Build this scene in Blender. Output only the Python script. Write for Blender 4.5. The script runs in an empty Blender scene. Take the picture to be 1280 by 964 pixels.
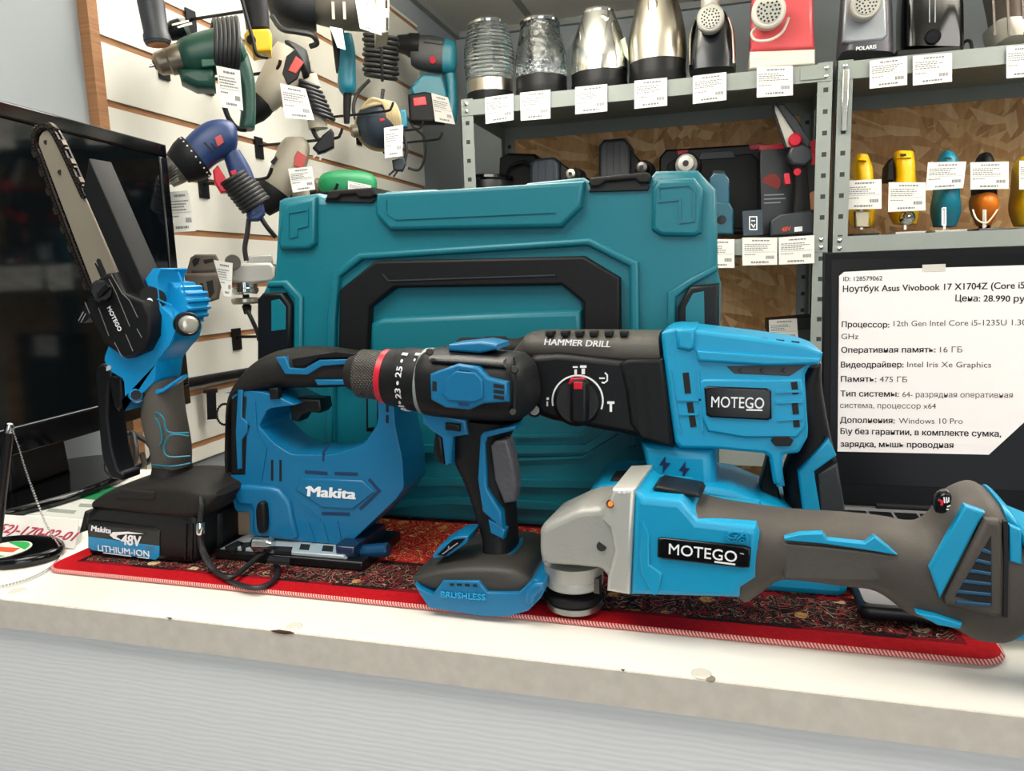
import bpy, bmesh, math, random
from mathutils import Vector as V, Matrix
PI = math.pi
S = bpy.context.scene
COL = S.collection
random.seed(4)

# ------------------------------------------------------------------ camera
F, CX, CY = 924.0, 640.0, 482.0
yd = V((265, 147, -F)).normalized()
xd = V((3240, -32, F)); xd = (xd - xd.dot(yd) * yd).normalized()
zd = xd.cross(yd)
R3 = Matrix((xd, yd, zd))
EYE = V((0, 0, 1.36))
cd = bpy.data.cameras.new('camera'); cam = bpy.data.objects.new('camera', cd); COL.objects.link(cam)
cd.sensor_fit = 'HORIZONTAL'; cd.sensor_width = 36; cd.lens = F / 1280 * 36
cd.clip_start = .02
cam.matrix_world = Matrix.Translation(EYE) @ R3.to_4x4()
S.camera = cam

# ------------------------------------------------------------------ light
S.view_settings.view_transform = 'Standard'; S.view_settings.look = 'None'
S.view_settings.gamma = 1; S.view_settings.use_curve_mapping = False
S.view_settings.exposure = -0.38
w = bpy.data.worlds.new('world'); S.world = w; w.use_nodes = True
w.node_tree.nodes['Background'].inputs[0].default_value = (.80, .90, 1, 1)
w.node_tree.nodes['Background'].inputs[1].default_value = 1.0


def area(name, loc, rot, sx, sy, power, col=(1, 1, 1)):
    l = bpy.data.lights.new(name, 'AREA'); l.shape = 'RECTANGLE'; l.size = sx; l.size_y = sy
    l.energy = power; l.color = col
    o = bpy.data.objects.new(name, l); COL.objects.link(o); o.location = loc; o.rotation_euler = rot
    return o


LAMPS = [(-.45, .15, 11), (.95, .15, 11), (-.45, 1.40, 12), (.95, 1.40, 12), (.2, -1.4, 8)]
for lx, ly, p in LAMPS:
    area('ceiling_lamp_light', (lx, ly, 2.06), (0, 0, 0), .56, .56, p, (1, .97, .92))
    area('ceiling_fill_uplight', (lx, ly, 2.13), (PI, 0, 0), .56, .56, p * (3.4 if ly > 1 else 1), (1, .97, .92))  # added upward fill that brightens the ceiling, strongest over the racks
area('window_daylight', (1.1, -2.3, 1.45), (PI / 2, 0, 0), 2.2, 1.5, 27, (.94, .97, 1))

CT = 1.1      # counter top
MT = CT + .0045  # mat top


# ------------------------------------------------------------------ projection helpers
def ray(px, py):
    return R3 @ V((px - CX, CY - py, -F))


def onz(px, py, z):
    d = ray(px, py); return EYE + d * ((z - EYE.z) / d.z)


def ony(px, py, y):
    d = ray(px, py); return EYE + d * ((y - EYE.y) / d.y)


def onx(px, py, x):
    d = ray(px, py); return EYE + d * ((x - EYE.x) / d.x)


# ------------------------------------------------------------------ materials
def c(h):
    h = h.lstrip('#'); o = []
    for i in (0, 2, 4):
        v = int(h[i:i + 2], 16) / 255
        o.append(v / 12.92 if v <= .04045 else ((v + .055) / 1.055) ** 2.4)
    return (*o, 1)


class NT:
    def __init__(s, name):
        s.m = bpy.data.materials.new(name); s.m.use_nodes = True
        s.t = s.m.node_tree; s.b = s.t.nodes['Principled BSDF']; s.out = s.t.nodes['Material Output']

    def n(s, typ, **kw):
        nd = s.t.nodes.new(typ)
        for k, v in kw.items():
            if k.startswith('i_'):
                k = k[2:]
                nd.inputs[int(k) if k.isdigit() else k.replace('_', ' ')].default_value = v
            else:
                setattr(nd, k, v)
        return nd

    def l(s, a, b):
        s.t.links.new(a, b)

    def coord(s, scale=(1, 1, 1), rot=(0, 0, 0), out='Object'):
        tc = s.n('ShaderNodeTexCoord'); mp = s.n('ShaderNodeMapping')
        mp.inputs['Scale'].default_value = scale; mp.inputs['Rotation'].default_value = rot
        s.l(tc.outputs[out], mp.inputs[0]); return mp.outputs[0]

    def ramp(s, fac, stops, interp='LINEAR'):
        r = s.n('ShaderNodeValToRGB'); r.color_ramp.interpolation = interp
        e = r.color_ramp.elements
        while len(e) < len(stops): e.new(.5)
        for i, (p, col) in enumerate(stops):
            e[i].position = p; e[i].color = c(col) if isinstance(col, str) else col
        s.l(fac, r.inputs[0]); return r.outputs[0]

    def bump(s, h, strength=.2, dist=.001):
        b = s.n('ShaderNodeBump'); b.inputs['Strength'].default_value = strength; b.inputs['Distance'].default_value = dist
        s.l(h, b.inputs['Height']); s.l(b.outputs[0], s.b.inputs['Normal'])

    def noise(s, co, scale=5, detail=3, dist=0):
        n = s.n('ShaderNodeTexNoise'); n.inputs['Scale'].default_value = scale
        n.inputs['Detail'].default_value = detail; n.inputs['Distortion'].default_value = dist
        s.l(co, n.inputs['Vector']); return n.outputs[0]

    def mix(s, f, a, b, typ='MIX'):
        m = s.n('ShaderNodeMix', data_type='RGBA', blend_type=typ)
        for sock, v in ((m.inputs[0], f), (m.inputs[6], a), (m.inputs[7], b)):
            if hasattr(v, 'is_linked'): s.l(v, sock)
            else: sock.default_value = c(v) if isinstance(v, str) else v
        return m.outputs[2]

    def math(s, op, a, b=0, clamp=False):
        m = s.n('ShaderNodeMath', operation=op); m.use_clamp = clamp
        for i, v in enumerate((a, b)):
            if hasattr(v, 'is_linked'): s.l(v, m.inputs[i])
            else: m.inputs[i].default_value = v
        return m.outputs[0]

    def color(s, v):
        if isinstance(v, str): s.b.inputs['Base Color'].default_value = c(v)
        else: s.l(v, s.b.inputs['Base Color'])

    def set(s, **kw):
        for k, v in kw.items(): s.b.inputs[k.replace('_', ' ')].default_value = v


MATS = {}


def mat(name, col, rough=.45, metal=0, spec=.5, grain=0, gs=900, var=0, coat=0, emit=0):
    """plain moulded or metal surface: faint grain bump and colour variation"""
    if name in MATS: return MATS[name]
    t = NT(name); t.set(Roughness=rough, Metallic=metal, Specular_IOR_Level=spec, Coat_Weight=coat)
    co = t.coord()
    if var:
        n = t.noise(co, 18, 4)
        a = c(col); lo = tuple(x * (1 - var) for x in a[:3]) + (1,); hi = tuple(min(1, x * (1 + var)) for x in a[:3]) + (1,)
        t.color(t.ramp(n, [(.3, lo), (.7, hi)]))
    else:
        t.color(col)
    if grain:
        t.bump(t.noise(co, gs, 2), grain, .0006)
    if emit:
        t.b.inputs['Emission Color'].default_value = c(col); t.b.inputs['Emission Strength'].default_value = emit
    MATS[name] = t.m
    return t.m


BLUE = mat('blue_plastic', '#088fba', .38, grain=.12, spec=.45)
JBLUE = mat('jigsaw_blue_plastic', '#056693', .36, grain=.12)
SBLUE = mat('saw_blue_plastic', '#0688c2', .36, grain=.12)
TEAL = mat('case_teal_plastic', '#046a78', .42, grain=.15)
BLK = mat('black_plastic', '#0e0f12', .4, spec=.3, grain=.1)
BLK2 = mat('soft_black_plastic', '#0f1012', .5, spec=.25, grain=.25, gs=1200)
RUB = mat('dusty_rubber', '#453f39', .62, grain=.3, gs=700, var=.16)
RUBD = mat('dark_rubber', '#201e1c', .6, spec=.25, grain=.3, gs=900, var=.1)
GLOSS = mat('gloss_black', '#060709', .1, spec=.4)
HOLE_SHADE = mat('recess_shade_black', '#050608', .7)  # dark plates paint in the shade inside holes, slots and seams
WHITE = mat('white_print', '#e9ebec', .5)
GREYP = mat('grey_print', '#8d9196', .5)
RED = mat('red_plastic', '#c4142c', .35)
CHROME = mat('chrome', '#c9cbca', .12, metal=1)
STEEL = mat('brushed_steel', '#b9b4a8', .28, metal=1, grain=.1, gs=300)
ALU = mat('cast_aluminium', '#a9a8a2', .45, metal=.35, grain=.35, gs=500)
DSTEEL = mat('dark_steel', '#5d5b57', .35, metal=1)
ZINC = mat('zinc_plate', '#b4c2c6', .3, metal=.35)
RACK = mat('grey_rack_paint', '#838a86', .5, var=.03)
PAPER = mat('paper', '#dddcd7', .8)
INK = mat('grey_ink', '#737478', .8)
INKD = mat('black_ink', '#161618', .8)
NAVY = mat('navy_plastic', '#1f3766', .4, grain=.1)
GREEN = mat('green_plastic', '#0d4034', .4, grain=.1)
BGREEN = mat('bright_green_plastic', '#0b7f4c', .4)
BEIGE = mat('beige_plastic', '#a49d8c', .45, var=.06)
OLIVE = mat('olive_plastic', '#4c483f', .5, var=.1)
YEL = mat('yellow_plastic', '#e8b400', .38)
ORA = mat('orange_plastic', '#dd7512', .4)
MTEAL = mat('tool_teal_plastic', '#0a7288', .4)
CREAMCORD = mat('cream_cord', '#c9b58a', .6)
CORD = mat('black_cord', '#17181a', .5)
BROWN = mat('brown_plastic', '#5c5147', .55, var=.1)
COPPER = mat('copper', '#b06a34', .3, metal=1)
GBLK = mat('grey_black_plastic', '#2a2f34', .45, grain=.1)
PCOAT = mat('clear_gloss', '#07080c', .12, spec=.35)


def glass_mat(name, kind):
    t = NT(name); t.color('#eef3f4'); t.set(Roughness=.02, IOR=1.45, Transmission_Weight=1.0)
    if kind == 'rib':
        wv = t.n('ShaderNodeTexWave', bands_direction='Z', i_Scale=30.0)
        t.l(t.coord(), wv.inputs[0]); t.bump(wv.outputs[1], .6, .004)
    elif kind == 'dimple':
        v = t.n('ShaderNodeTexVoronoi', i_Scale=70.0); t.l(t.coord(), v.inputs[0]); t.bump(v.outputs[0], .5, .004)
    return t.m


GL_RIB, GL_DIM, GL = glass_mat('ribbed_glass', 'rib'), glass_mat('dimpled_glass', 'dimple'), glass_mat('clear_plastic', '')


def knurl_mat():
    t = NT('knurled_metal'); t.color('#57544f'); t.set(Roughness=.4, Metallic=.6)
    a = t.n('ShaderNodeTexWave', bands_direction='DIAGONAL', i_Scale=220.0); t.l(t.coord(), a.inputs[0])
    b = t.n('ShaderNodeTexWave', bands_direction='DIAGONAL', i_Scale=220.0); t.l(t.coord((1, -1, -1)), b.inputs[0])
    t.bump(t.math('MULTIPLY', a.outputs[1], b.outputs[1]), 1, .002); return t.m


KNURL = knurl_mat()


def osb_mat():
    t = NT('osb_board'); t.set(Roughness=.75)
    prev = None
    for i, (rot, sc) in enumerate(((.30, (44, 11)), (-.75, (40, 12)), (1.2, (42, 11)))):
        mp = t.n('ShaderNodeMapping'); mp.inputs['Rotation'].default_value = (0, rot, 0); t.l(t.coord(), mp.inputs[0])
        m2 = t.n('ShaderNodeMapping'); m2.inputs['Scale'].default_value = (sc[0], 1, sc[1]); m2.inputs['Location'].default_value = (i * 3.3, i * 1.7, 0)
        t.l(mp.outputs[0], m2.inputs[0])
        v = t.n('ShaderNodeTexVoronoi', i_Scale=1.0); t.l(m2.outputs[0], v.inputs['Vector'])
        sp = t.n('ShaderNodeSeparateColor'); t.l(v.outputs['Color'], sp.inputs[0])
        col = t.ramp(sp.outputs[0], [(0, '#a06f42'), (.3, '#c48f58'), (.65, '#d6a771'), (1, '#efcb9a')])
        if prev is None: prev, h = col, sp.outputs[1]
        else: prev = t.mix(t.math('GREATER_THAN', sp.outputs[2], .5), prev, col)
    gr = t.noise(t.coord((25, 1, 6)), 3, 5)
    t.color(t.mix(.35, prev, t.ramp(gr, [(.3, '#ab7b4d'), (.7, '#e6bf8c')])))
    t.bump(h, .25, .002); return t.m


def wall_mat():
    t = NT('grey_blue_wall_paint'); t.set(Roughness=.75)
    n = t.noise(t.coord(), 3, 4); t.color(t.ramp(n, [(.3, '#949b9f'), (.7, '#9ca3a7')]))
    t.bump(t.noise(t.coord(), 220, 2), .15, .001); return t.m


def ceil_mat():
    t = NT('ceiling_tiles'); t.set(Roughness=.9)
    b = t.n('ShaderNodeTexBrick', offset=0.0, i_Scale=1.0)
    b.inputs['Color1'].default_value = c('#cfcdc3'); b.inputs['Color2'].default_value = c('#c9c7bd'); b.inputs['Mortar'].default_value = c('#8d8c84')
    b.inputs['Mortar Size'].default_value = .014; b.inputs['Mortar Smooth'].default_value = 0
    b.inputs['Brick Width'].default_value = .6; b.inputs['Row Height'].default_value = .6
    tc = t.n('ShaderNodeTexCoord'); mp = t.n('ShaderNodeMapping'); mp.inputs['Location'].default_value = (.1, .05, 0)
    t.l(tc.outputs['Object'], mp.inputs[0]); t.l(mp.outputs[0], b.inputs['Vector'])
    t.color(b.outputs[0]); t.bump(t.noise(t.coord(), 150, 3), .2, .002); return t.m


def slat_mats():
    t = NT('slatwall_white'); t.set(Roughness=.4)
    n = t.noise(t.coord(), 4, 3); t.color(t.ramp(n, [(.3, '#dcdad0'), (.7, '#e4e2da')]))
    u = NT('slat_groove_mdf'); u.set(Roughness=.7)
    n = u.noise(u.coord((1, 6, 60)), 3, 3); u.color(u.ramp(n, [(.3, '#8a5f3e'), (.7, '#a87a52')]))
    return t.m, u.m


def counter_mats():
    t = NT('counter_laminate'); t.set(Roughness=.42)
    n = t.noise(t.coord(), 5, 5); t.color(t.ramp(n, [(.25, '#e6e1d6'), (.6, '#f0ece3')]))
    e = NT('counter_edge_band'); e.set(Roughness=.55)
    n1 = e.noise(e.coord((30, 30, 30)), 3, 5); n2 = e.noise(e.coord((60, 60, 400)), 1, 3)
    cc = e.ramp(n1, [(.3, '#c2bbb0'), (.7, '#cfc8bd')])
    e.color(cc)
    e.bump(n2, .1, .0005)
    f = NT('counter_front_laminate'); f.set(Roughness=.5)
    wv = f.n('ShaderNodeTexWave', bands_direction='Z', i_Scale=70.0, i_Distortion=5.0, i_Detail=3.0, i_Detail_Scale=1.2)
    f.l(f.coord((.25, .25, 1)), wv.inputs[0])
    f.color(f.ramp(wv.outputs[1], [(.0, '#dfe0e1'), (1, '#e3e4e5')])); f.bump(wv.outputs[1], .12, .0006)
    return t.m, e.m, f.m


def rug_mat():
    t = NT('rug_pattern'); t.set(Roughness=.95, Specular_IOR_Level=.15)
    co = t.coord()
    sx = t.n('ShaderNodeSeparateXYZ'); t.l(co, sx.inputs[0])
    X, Y = sx.outputs[0], sx.outputs[1]
    dx = t.math('SUBTRACT', RW / 2, t.math('ABSOLUTE', X)); dy = t.math('SUBTRACT', RD / 2, t.math('ABSOLUTE', Y))
    d = t.math('MINIMUM', dx, dy)
    # scrolling vine lines: iso-lines of distorted noise
    def lines(sc, wdt, off, dist=1.2):
        mp = t.n('ShaderNodeMapping'); mp.inputs['Location'].default_value = (off, off * .7, 0); t.l(co, mp.inputs[0])
        nz = t.noise(mp.outputs[0], sc, 1.5, dist)
        a = t.math('ABSOLUTE', t.math('SUBTRACT', t.math('FRACT', t.math('MULTIPLY', nz, 7.0)), .5))
        return t.math('LESS_THAN', a, wdt)
    l1 = lines(44, .036, 0); l2 = lines(70, .04, 3.7); l3 = lines(60, .10, 8.1)
    bl = t.n('ShaderNodeTexVoronoi', i_Scale=42.0); t.l(co, bl.inputs['Vector'])
    blob = t.math('LESS_THAN', bl.outputs[0], .23)
    sp = t.n('ShaderNodeSeparateColor'); t.l(bl.outputs['Color'], sp.inputs[0])
    bcol = t.ramp(sp.outputs[0], [(0, '#8f0f1e'), (.3, '#b98d4d'), (.55, '#d9c79a'), (.8, '#6f1420'), (1, '#7c7a3a')], 'CONSTANT')
    band = t.mix(blob, '#1c1214', bcol)
    band = t.mix(l3, band, '#8a1220')
    band = t.mix(l2, band, '#7d6a55')
    band = t.mix(l1, band, '#a8977c')
    field = t.mix(blob, '#b0161e', bcol)
    field = t.mix(l3, field, '#4a1512')
    field = t.mix(l2, field, '#c07a38')
    field = t.mix(l1, field, '#dcbc7c')
    stripe = t.mix(t.math('GREATER_THAN', sp.outputs[1], .45), '#7a0f1a', '#2a1214')
    pt = t.mix(t.math('GREATER_THAN', d, .080), band, field)
    in_str = t.math('MULTIPLY', t.math('GREATER_THAN', d, .075), t.math('LESS_THAN', d, .081))
    pt = t.mix(in_str, pt, stripe)
    in2 = t.math('MULTIPLY', t.math('GREATER_THAN', d, .021), t.math('LESS_THAN', d, .026))
    pt = t.mix(in2, pt, stripe)
    red = t.mix(t.noise(co, 220, 2), '#a00c18', '#c8141f')
    pt = t.mix(t.math('GREATER_THAN', d, .021), red, pt)
    t.color(pt)
    t.bump(t.noise(co, 700, 3), .7, .0015)
    e = NT('rug_overlock_stitch'); e.set(Roughness=.9)
    sx = e.n('ShaderNodeSeparateXYZ'); e.l(e.coord(), sx.inputs[0])
    k = e.math('FRACT', e.math('MULTIPLY', e.math('ADD', sx.outputs[0], e.math('MULTIPLY', sx.outputs[2], .6)), 420.0))
    k2 = e.math('FRACT', e.math('MULTIPLY', sx.outputs[1], 330.0))
    e.color(e.mix(e.math('LESS_THAN', k, .5), '#b8383c', '#d9b0a6'))
    return t.m, e.m


# ------------------------------------------------------------------ mesh helpers
def make_mesh(name, verts, faces, mats, fmi=None, sharp=.62, flat_caps=(), smooth=True):
    me = bpy.data.meshes.new(name)
    me.from_pydata([tuple(v) for v in verts], [], faces)
    for m in (mats if isinstance(mats, (list, tuple)) else [mats]): me.materials.append(m)
    bm = bmesh.new(); bm.from_mesh(me)
    bm.faces.ensure_lookup_table()
    caps = [bm.faces[i] for i in flat_caps]
    if fmi:
        for f, i in zip(bm.faces, fmi): f.material_index = i
    bmesh.ops.recalc_face_normals(bm, faces=bm.faces[:])
    for f in bm.faces: f.smooth = smooth
    for e in bm.edges:
        if len(e.link_faces) == 2 and e.calc_face_angle(0) > sharp: e.smooth = False
    for f in caps:
        for e in f.edges: e.smooth = False
    bm.to_mesh(me); bm.free()
    return me


def area2(p):
    return sum(p[i][0] * p[(i + 1) % len(p)][1] - p[(i + 1) % len(p)][0] * p[i][1] for i in range(len(p)))


def chaikin(p, n, q=.25):
    for _ in range(n):
        o = []
        for i in range(len(p)):
            a, b = p[i], p[(i + 1) % len(p)]
            o.append((a[0] + (b[0] - a[0]) * q, a[1] + (b[1] - a[1]) * q))
            o.append((b[0] - (b[0] - a[0]) * q, b[1] - (b[1] - a[1]) * q))
        p = o
    return p


def offset(p, d):
    n = len(p); o = []
    for i in range(n):
        a, b, e = p[i - 1], p[i], p[(i + 1) % n]
        n1 = V((a[1] - b[1], b[0] - a[0])); n2 = V((b[1] - e[1], e[0] - b[0]))
        n1 = n1.normalized() if n1.length > 1e-9 else n1; n2 = n2.normalized() if n2.length > 1e-9 else n2
        m = n1 + n2; k = 1 + n1.dot(n2)
        if k < .35: k = .35
        o.append((b[0] + m.x / k * d, b[1] + m.y / k * d))
    return o


def catmull(pts, sub, closed=False):
    if sub <= 1: return pts
    out = []; n = len(pts)
    rng = range(n if closed else n - 1)
    for i in rng:
        g = lambda j: pts[j % n] if closed else pts[min(max(j, 0), n - 1)]
        p0, p1, p2, p3 = g(i - 1), g(i), g(i + 1), g(i + 2)
        for k in range(sub):
            t = k / sub
            out.append(tuple(.5 * (2 * b + (cc - a) * t + (2 * a - 5 * b + 4 * cc - dd) * t * t + (3 * b - a - 3 * cc + dd) * t ** 3)
                             for a, b, cc, dd in zip(p0, p1, p2, p3)))
    if not closed: out.append(tuple(pts[-1]))
    return out


def simple(p, ref):
    n = len(p)
    for i in range(n):
        a, b = p[i], p[(i + 1) % n]; c0, d0 = ref[i], ref[(i + 1) % n]
        if (b[0] - a[0]) * (d0[0] - c0[0]) + (b[1] - a[1]) * (d0[1] - c0[1]) <= 0: return False
    def ccw(a, b, q): return (b[0] - a[0]) * (q[1] - a[1]) - (b[1] - a[1]) * (q[0] - a[0])
    for i in range(n):
        a, b = p[i], p[(i + 1) % n]
        for j in range(i + 2, n):
            if i == 0 and j == n - 1: continue
            q, r = p[j], p[(j + 1) % n]
            if ccw(a, b, q) * ccw(a, b, r) < 0 and ccw(q, r, a) * ccw(q, r, b) < 0: return False
    return True


class Thing:
    """one top-level thing standing at a place; its parts are traced in its own upright plane (x along, z up, -y to the viewer)"""
    def __init__(s, name, label, category, o, yaw=0, group=None, solo=False, kind=None, tilt=0):
        s.name, s.label, s.cat, s.group, s.kind = name, label, category, group, kind
        s.o = V(o); s.yaw = yaw
        s.u = V((math.cos(yaw), math.sin(yaw), 0)); n0 = V((math.sin(yaw), -math.cos(yaw), 0)); zz = V((0, 0, 1)); s.tilt = tilt
        s.v = zz * math.cos(tilt) - n0 * math.sin(tilt); s.n = n0 * math.cos(tilt) + zz * math.sin(tilt)
        s.root = None; s.clamp = False
        s.scale = abs((s.o - EYE).dot(-zview)) / F
        if not solo: s._root(None)

    def _root(s, me):
        r = bpy.data.objects.new(s.name, me); COL.objects.link(r)
        r.location = s.o; r.rotation_euler = (-s.tilt, 0, s.yaw)
        if s.kind: r['kind'] = s.kind
        if s.label: r['label'] = s.label
        if s.cat: r['category'] = s.cat
        if s.group: r['group'] = s.group
        s.root = r

    def p(s, px, py, w=0):
        d = ray(px, py); t = ((s.o - EYE).dot(s.n) + w) / d.dot(s.n)
        q = EYE + d * t - s.o; z = q.dot(s.v)
        return (q.dot(s.u), max(z, 0) if s.clamp else z)

    def vp(s):
        q = R3.transposed() @ -s.n
        return V((CX - F * q.x / q.z, CY + F * q.y / q.z))

    def p3(s, px, py, w=0):
        x, z = s.p(px, py, w); return V((x, -w, z))

    def loc(s, world):
        q = V(world) - s.o; return V((q.dot(s.u), -q.dot(s.n), q.dot(s.v)))

    def add(s, name, me, parent=None):
        if s.root is None:
            s._root(me); return s.root
        o = bpy.data.objects.new(name, me); COL.objects.link(o); o.parent = parent or s.root
        return o

    def mesh(s, name, verts, faces, m, parent=None, **kw):
        return s.add(name, make_mesh(name, verts, faces, m, **kw), parent)

    # ---- shapes
    def slab(s, name, pts, wf, wb, m, r=.002, parent=None, ch=0, seg=3, at=None, local=False, q=.25, rb=None):
        at = wf if at is None else at
        if at == 'rim':
            # each outline point lies on the near rim or the far rim, whichever makes the silhouette there
            vp = s.vp(); sg = 1 if area2(pts) > 0 else -1; p = []
            for i, q_ in enumerate(pts):
                t_ = V(pts[(i + 1) % len(pts)]) - V(pts[i - 1]); nn = V((t_.y, -t_.x)) * sg; dv = V(q_) - vp
                co = nn.normalized().dot(dv.normalized()) if nn.length > 1e-6 and dv.length > 1e-6 else 0
                p.append(s.p(q_[0], q_[1], (wf + wb) / 2 + (wf - wb) / 2 * max(-1, min(1, co * 1.4))))
        else: p = [tuple(a) for a in pts] if local else [s.p(a[0], a[1], at) for a in pts]
        if area2(p) < 0: p = p[::-1]
        r = min(r, (wf - wb) / 2 * .98)
        for _ in range(12):
            if r <= 0 or simple(offset(p, r), p): break
            r *= .75
        rb = r if rb is None else min(rb, (wf - wb) * .9)
        rings = []
        if r > 0:
            for k in range(seg + 1):
                a = k / seg * PI / 2; rings.append((r * (1 - math.sin(a)), -wf + r * (1 - math.cos(a))))
        else: rings.append((0, -wf))
        if rb > 0:
            for k in range(seg, -1, -1):
                a = k / seg * PI / 2; rings.append((rb * (1 - math.sin(a)), -wb - rb * (1 - math.cos(a))))
        else: rings.append((0, -wb))
        v = []; f = []
        for ins, y in rings:
            pr = offset(p, ins) if ins else p
            if ch: pr = chaikin(pr, ch, q)
            n = len(pr)
            for x, z in pr: v.append((x, y, z))
        for k in range(len(rings) - 1):
            for i in range(n):
                j = (i + 1) % n; f.append((k * n + i, k * n + j, (k + 1) * n + j, (k + 1) * n + i))
        f.append(tuple(range(n))); f.append(tuple((len(rings) - 1) * n + i for i in reversed(range(n))))
        return s.mesh(name, v, f, m, parent, flat_caps=(len(f) - 1, len(f) - 2))

    def flat(s, o):
        """lay a part built upright down into the horizontal plane"""
        o.data.transform(Matrix(((1, 0, 0, 0), (0, 0, 1, 0), (0, -1, 0, 0), (0, 0, 0, 1)))); return o

    def hslab(s, name, pts, z1, z0, m, **k):
        return s.flat(s.slab(name, pts, z1, z0, m, local=True, **k))

    def h(s, px, py, z):
        q = s.loc(onz(px, py, z)); return (q.x, q.y)

    def loft(s, name, st, m, parent=None, sub=4, seg=28, e=2.6, w=0, at=None):
        """sections between a top and a bottom pixel: (tx, ty, bx, by, half depth[, exponent[, w]])"""
        rows = []
        for q in st:
            ww = q[6] if len(q) > 6 else w
            A2, B2 = V((q[0], q[1])), V((q[2], q[3])); vp = s.vp(); ab = (A2 - B2)
            if at is None:
                # the outline seen is the near rim away from the vanishing point and the far rim towards it
                ab = ab.normalized() if ab.length > 1e-6 else V((0, 0))
                ka = .5 * q[4] * ab.dot((A2 - vp).normalized()); kb = -.5 * q[4] * ab.dot((B2 - vp).normalized())
            else: ka, kb = at
            a = s.p(q[0], q[1], ww + ka); b = s.p(q[2], q[3], ww + kb)
            rows.append((a[0], a[1], b[0], b[1], q[4], q[5] if len(q) > 5 else e, ww))
        rows = catmull(rows, sub)
        v = []; f = []
        for ax, az, bx, bz, hd, ex, ww in rows:
            cxx, czz = (ax + bx) / 2, (az + bz) / 2; dx, dz = (ax - bx) / 2, (az - bz) / 2
            for k in range(seg):
                t = 2 * PI * k / seg; ct, sn = math.cos(t), math.sin(t)
                A = math.copysign(abs(ct) ** (2 / ex), ct); B = math.copysign(abs(sn) ** (2 / ex), sn)
                v.append((cxx + A * dx, -ww + B * hd, czz + A * dz))
        n = len(rows)
        for k in range(n - 1):
            for i in range(seg):
                j = (i + 1) % seg; f.append((k * seg + i, k * seg + j, (k + 1) * seg + j, (k + 1) * seg + i))
        f.append(tuple(reversed(range(seg)))); f.append(tuple((n - 1) * seg + i for i in range(seg)))
        return s.mesh(name, v, f, m, parent, flat_caps=(len(f) - 1, len(f) - 2), sharp=.9)

    def lathe(s, name, A, B, prof, m, parent=None, seg=32, mi=None, sub=1):
        """solid of revolution round the local 3-D axis A->B; prof = (t along axis, radius in metres)"""
        A, B = V(A), V(B); ax = (B - A); L = ax.length; d = ax.normalized()
        up = V((0, 0, 1)) if abs(d.z) < .9 else V((0, 1, 0))
        e1 = d.cross(up).normalized(); e2 = d.cross(e1)
        if sub > 1: prof = catmull(prof, sub)
        v = []; f = []; fm = []
        for t, r in prof:
            for k in range(seg):
                a = 2 * PI * k / seg; v.append(A + ax * t + (e1 * math.cos(a) + e2 * math.sin(a)) * max(r, 1e-5))
        for k in range(len(prof) - 1):
            for i in range(seg):
                j = (i + 1) % seg; f.append((k * seg + i, k * seg + j, (k + 1) * seg + j, (k + 1) * seg + i)); fm.append(mi[k] if mi else 0)
        f.append(tuple(reversed(range(seg)))); f.append(tuple((len(prof) - 1) * seg + i for i in range(seg))); fm += [mi[0] if mi else 0, mi[-1] if mi else 0]
        return s.mesh(name, v, f, m, parent, fmi=fm if mi else None, sharp=.55)

    def plathe(s, name, a, b, prof, m, parent=None, w=0, wb=None, **kw):
        """the same between two pixels, radii in pixels of this thing's distance"""
        return s.lathe(name, s.p3(*a, w), s.p3(*b, w if wb is None else wb), [(t, r * s.scale) for t, r in prof], m, parent, **kw)

    def tube(s, name, pts, rad, m, parent=None, sub=5, seg=8, closed=False, local=False, w=0, flat=1):
        """pipe through pixels (x, y[, w]) or local points"""
        P = [V(q) for q in pts] if local else [s.p3(q[0], q[1], q[2] if len(q) > 2 else w) for q in pts]
        P = [V(q) for q in catmull([tuple(q) for q in P], sub, closed)]
        v = []; f = []; n = len(P); prev = None
        for i, q in enumerate(P):
            t = (P[(i + 1) % n] - P[i - 1]) if closed else (P[min(i + 1, n - 1)] - P[max(i - 1, 0)])
            t = t.normalized() if t.length > 1e-9 else V((1, 0, 0))
            if prev is None:
                e1 = t.cross(V((0, 0, 1)) if abs(t.z) < .9 else V((0, 1, 0))).normalized()
            else:
                e1 = (prev - t * prev.dot(t)); e1 = e1.normalized() if e1.length > 1e-6 else prev
            prev = e1; e2 = t.cross(e1)
            for k in range(seg):
                a = 2 * PI * k / seg; v.append(q + e1 * math.cos(a) * rad + e2 * math.sin(a) * rad * flat)
        for i in range(n if closed else n - 1):
            for k in range(seg):
                a, b = i * seg, ((i + 1) % n) * seg; f.append((a + k, a + (k + 1) % seg, b + (k + 1) % seg, b + k))
        if not closed:
            f.append(tuple(reversed(range(seg)))); f.append(tuple((n - 1) * seg + k for k in range(seg)))
        return s.mesh(name, v, f, m, parent)

    def boxes(s, name, bs, m, parent=None, fmi=None):
        """axis-aligned boxes in local space merged into one mesh: (x0,x1,y0,y1,z0,z1)"""
        v = []; f = []
        for x0, x1, y0, y1, z0, z1 in bs:
            b = len(v)
            v += [(x0, y0, z0), (x1, y0, z0), (x1, y1, z0), (x0, y1, z0), (x0, y0, z1), (x1, y0, z1), (x1, y1, z1), (x0, y1, z1)]
            f += [tuple(b + i for i in q) for q in ((0, 3, 2, 1), (4, 5, 6, 7), (0, 1, 5, 4), (1, 2, 6, 5), (2, 3, 7, 6), (3, 0, 4, 7))]
        return s.mesh(name, v, f, m, parent, fmi=[i for i in fmi for _ in range(6)] if fmi else None, smooth=False)

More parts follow.
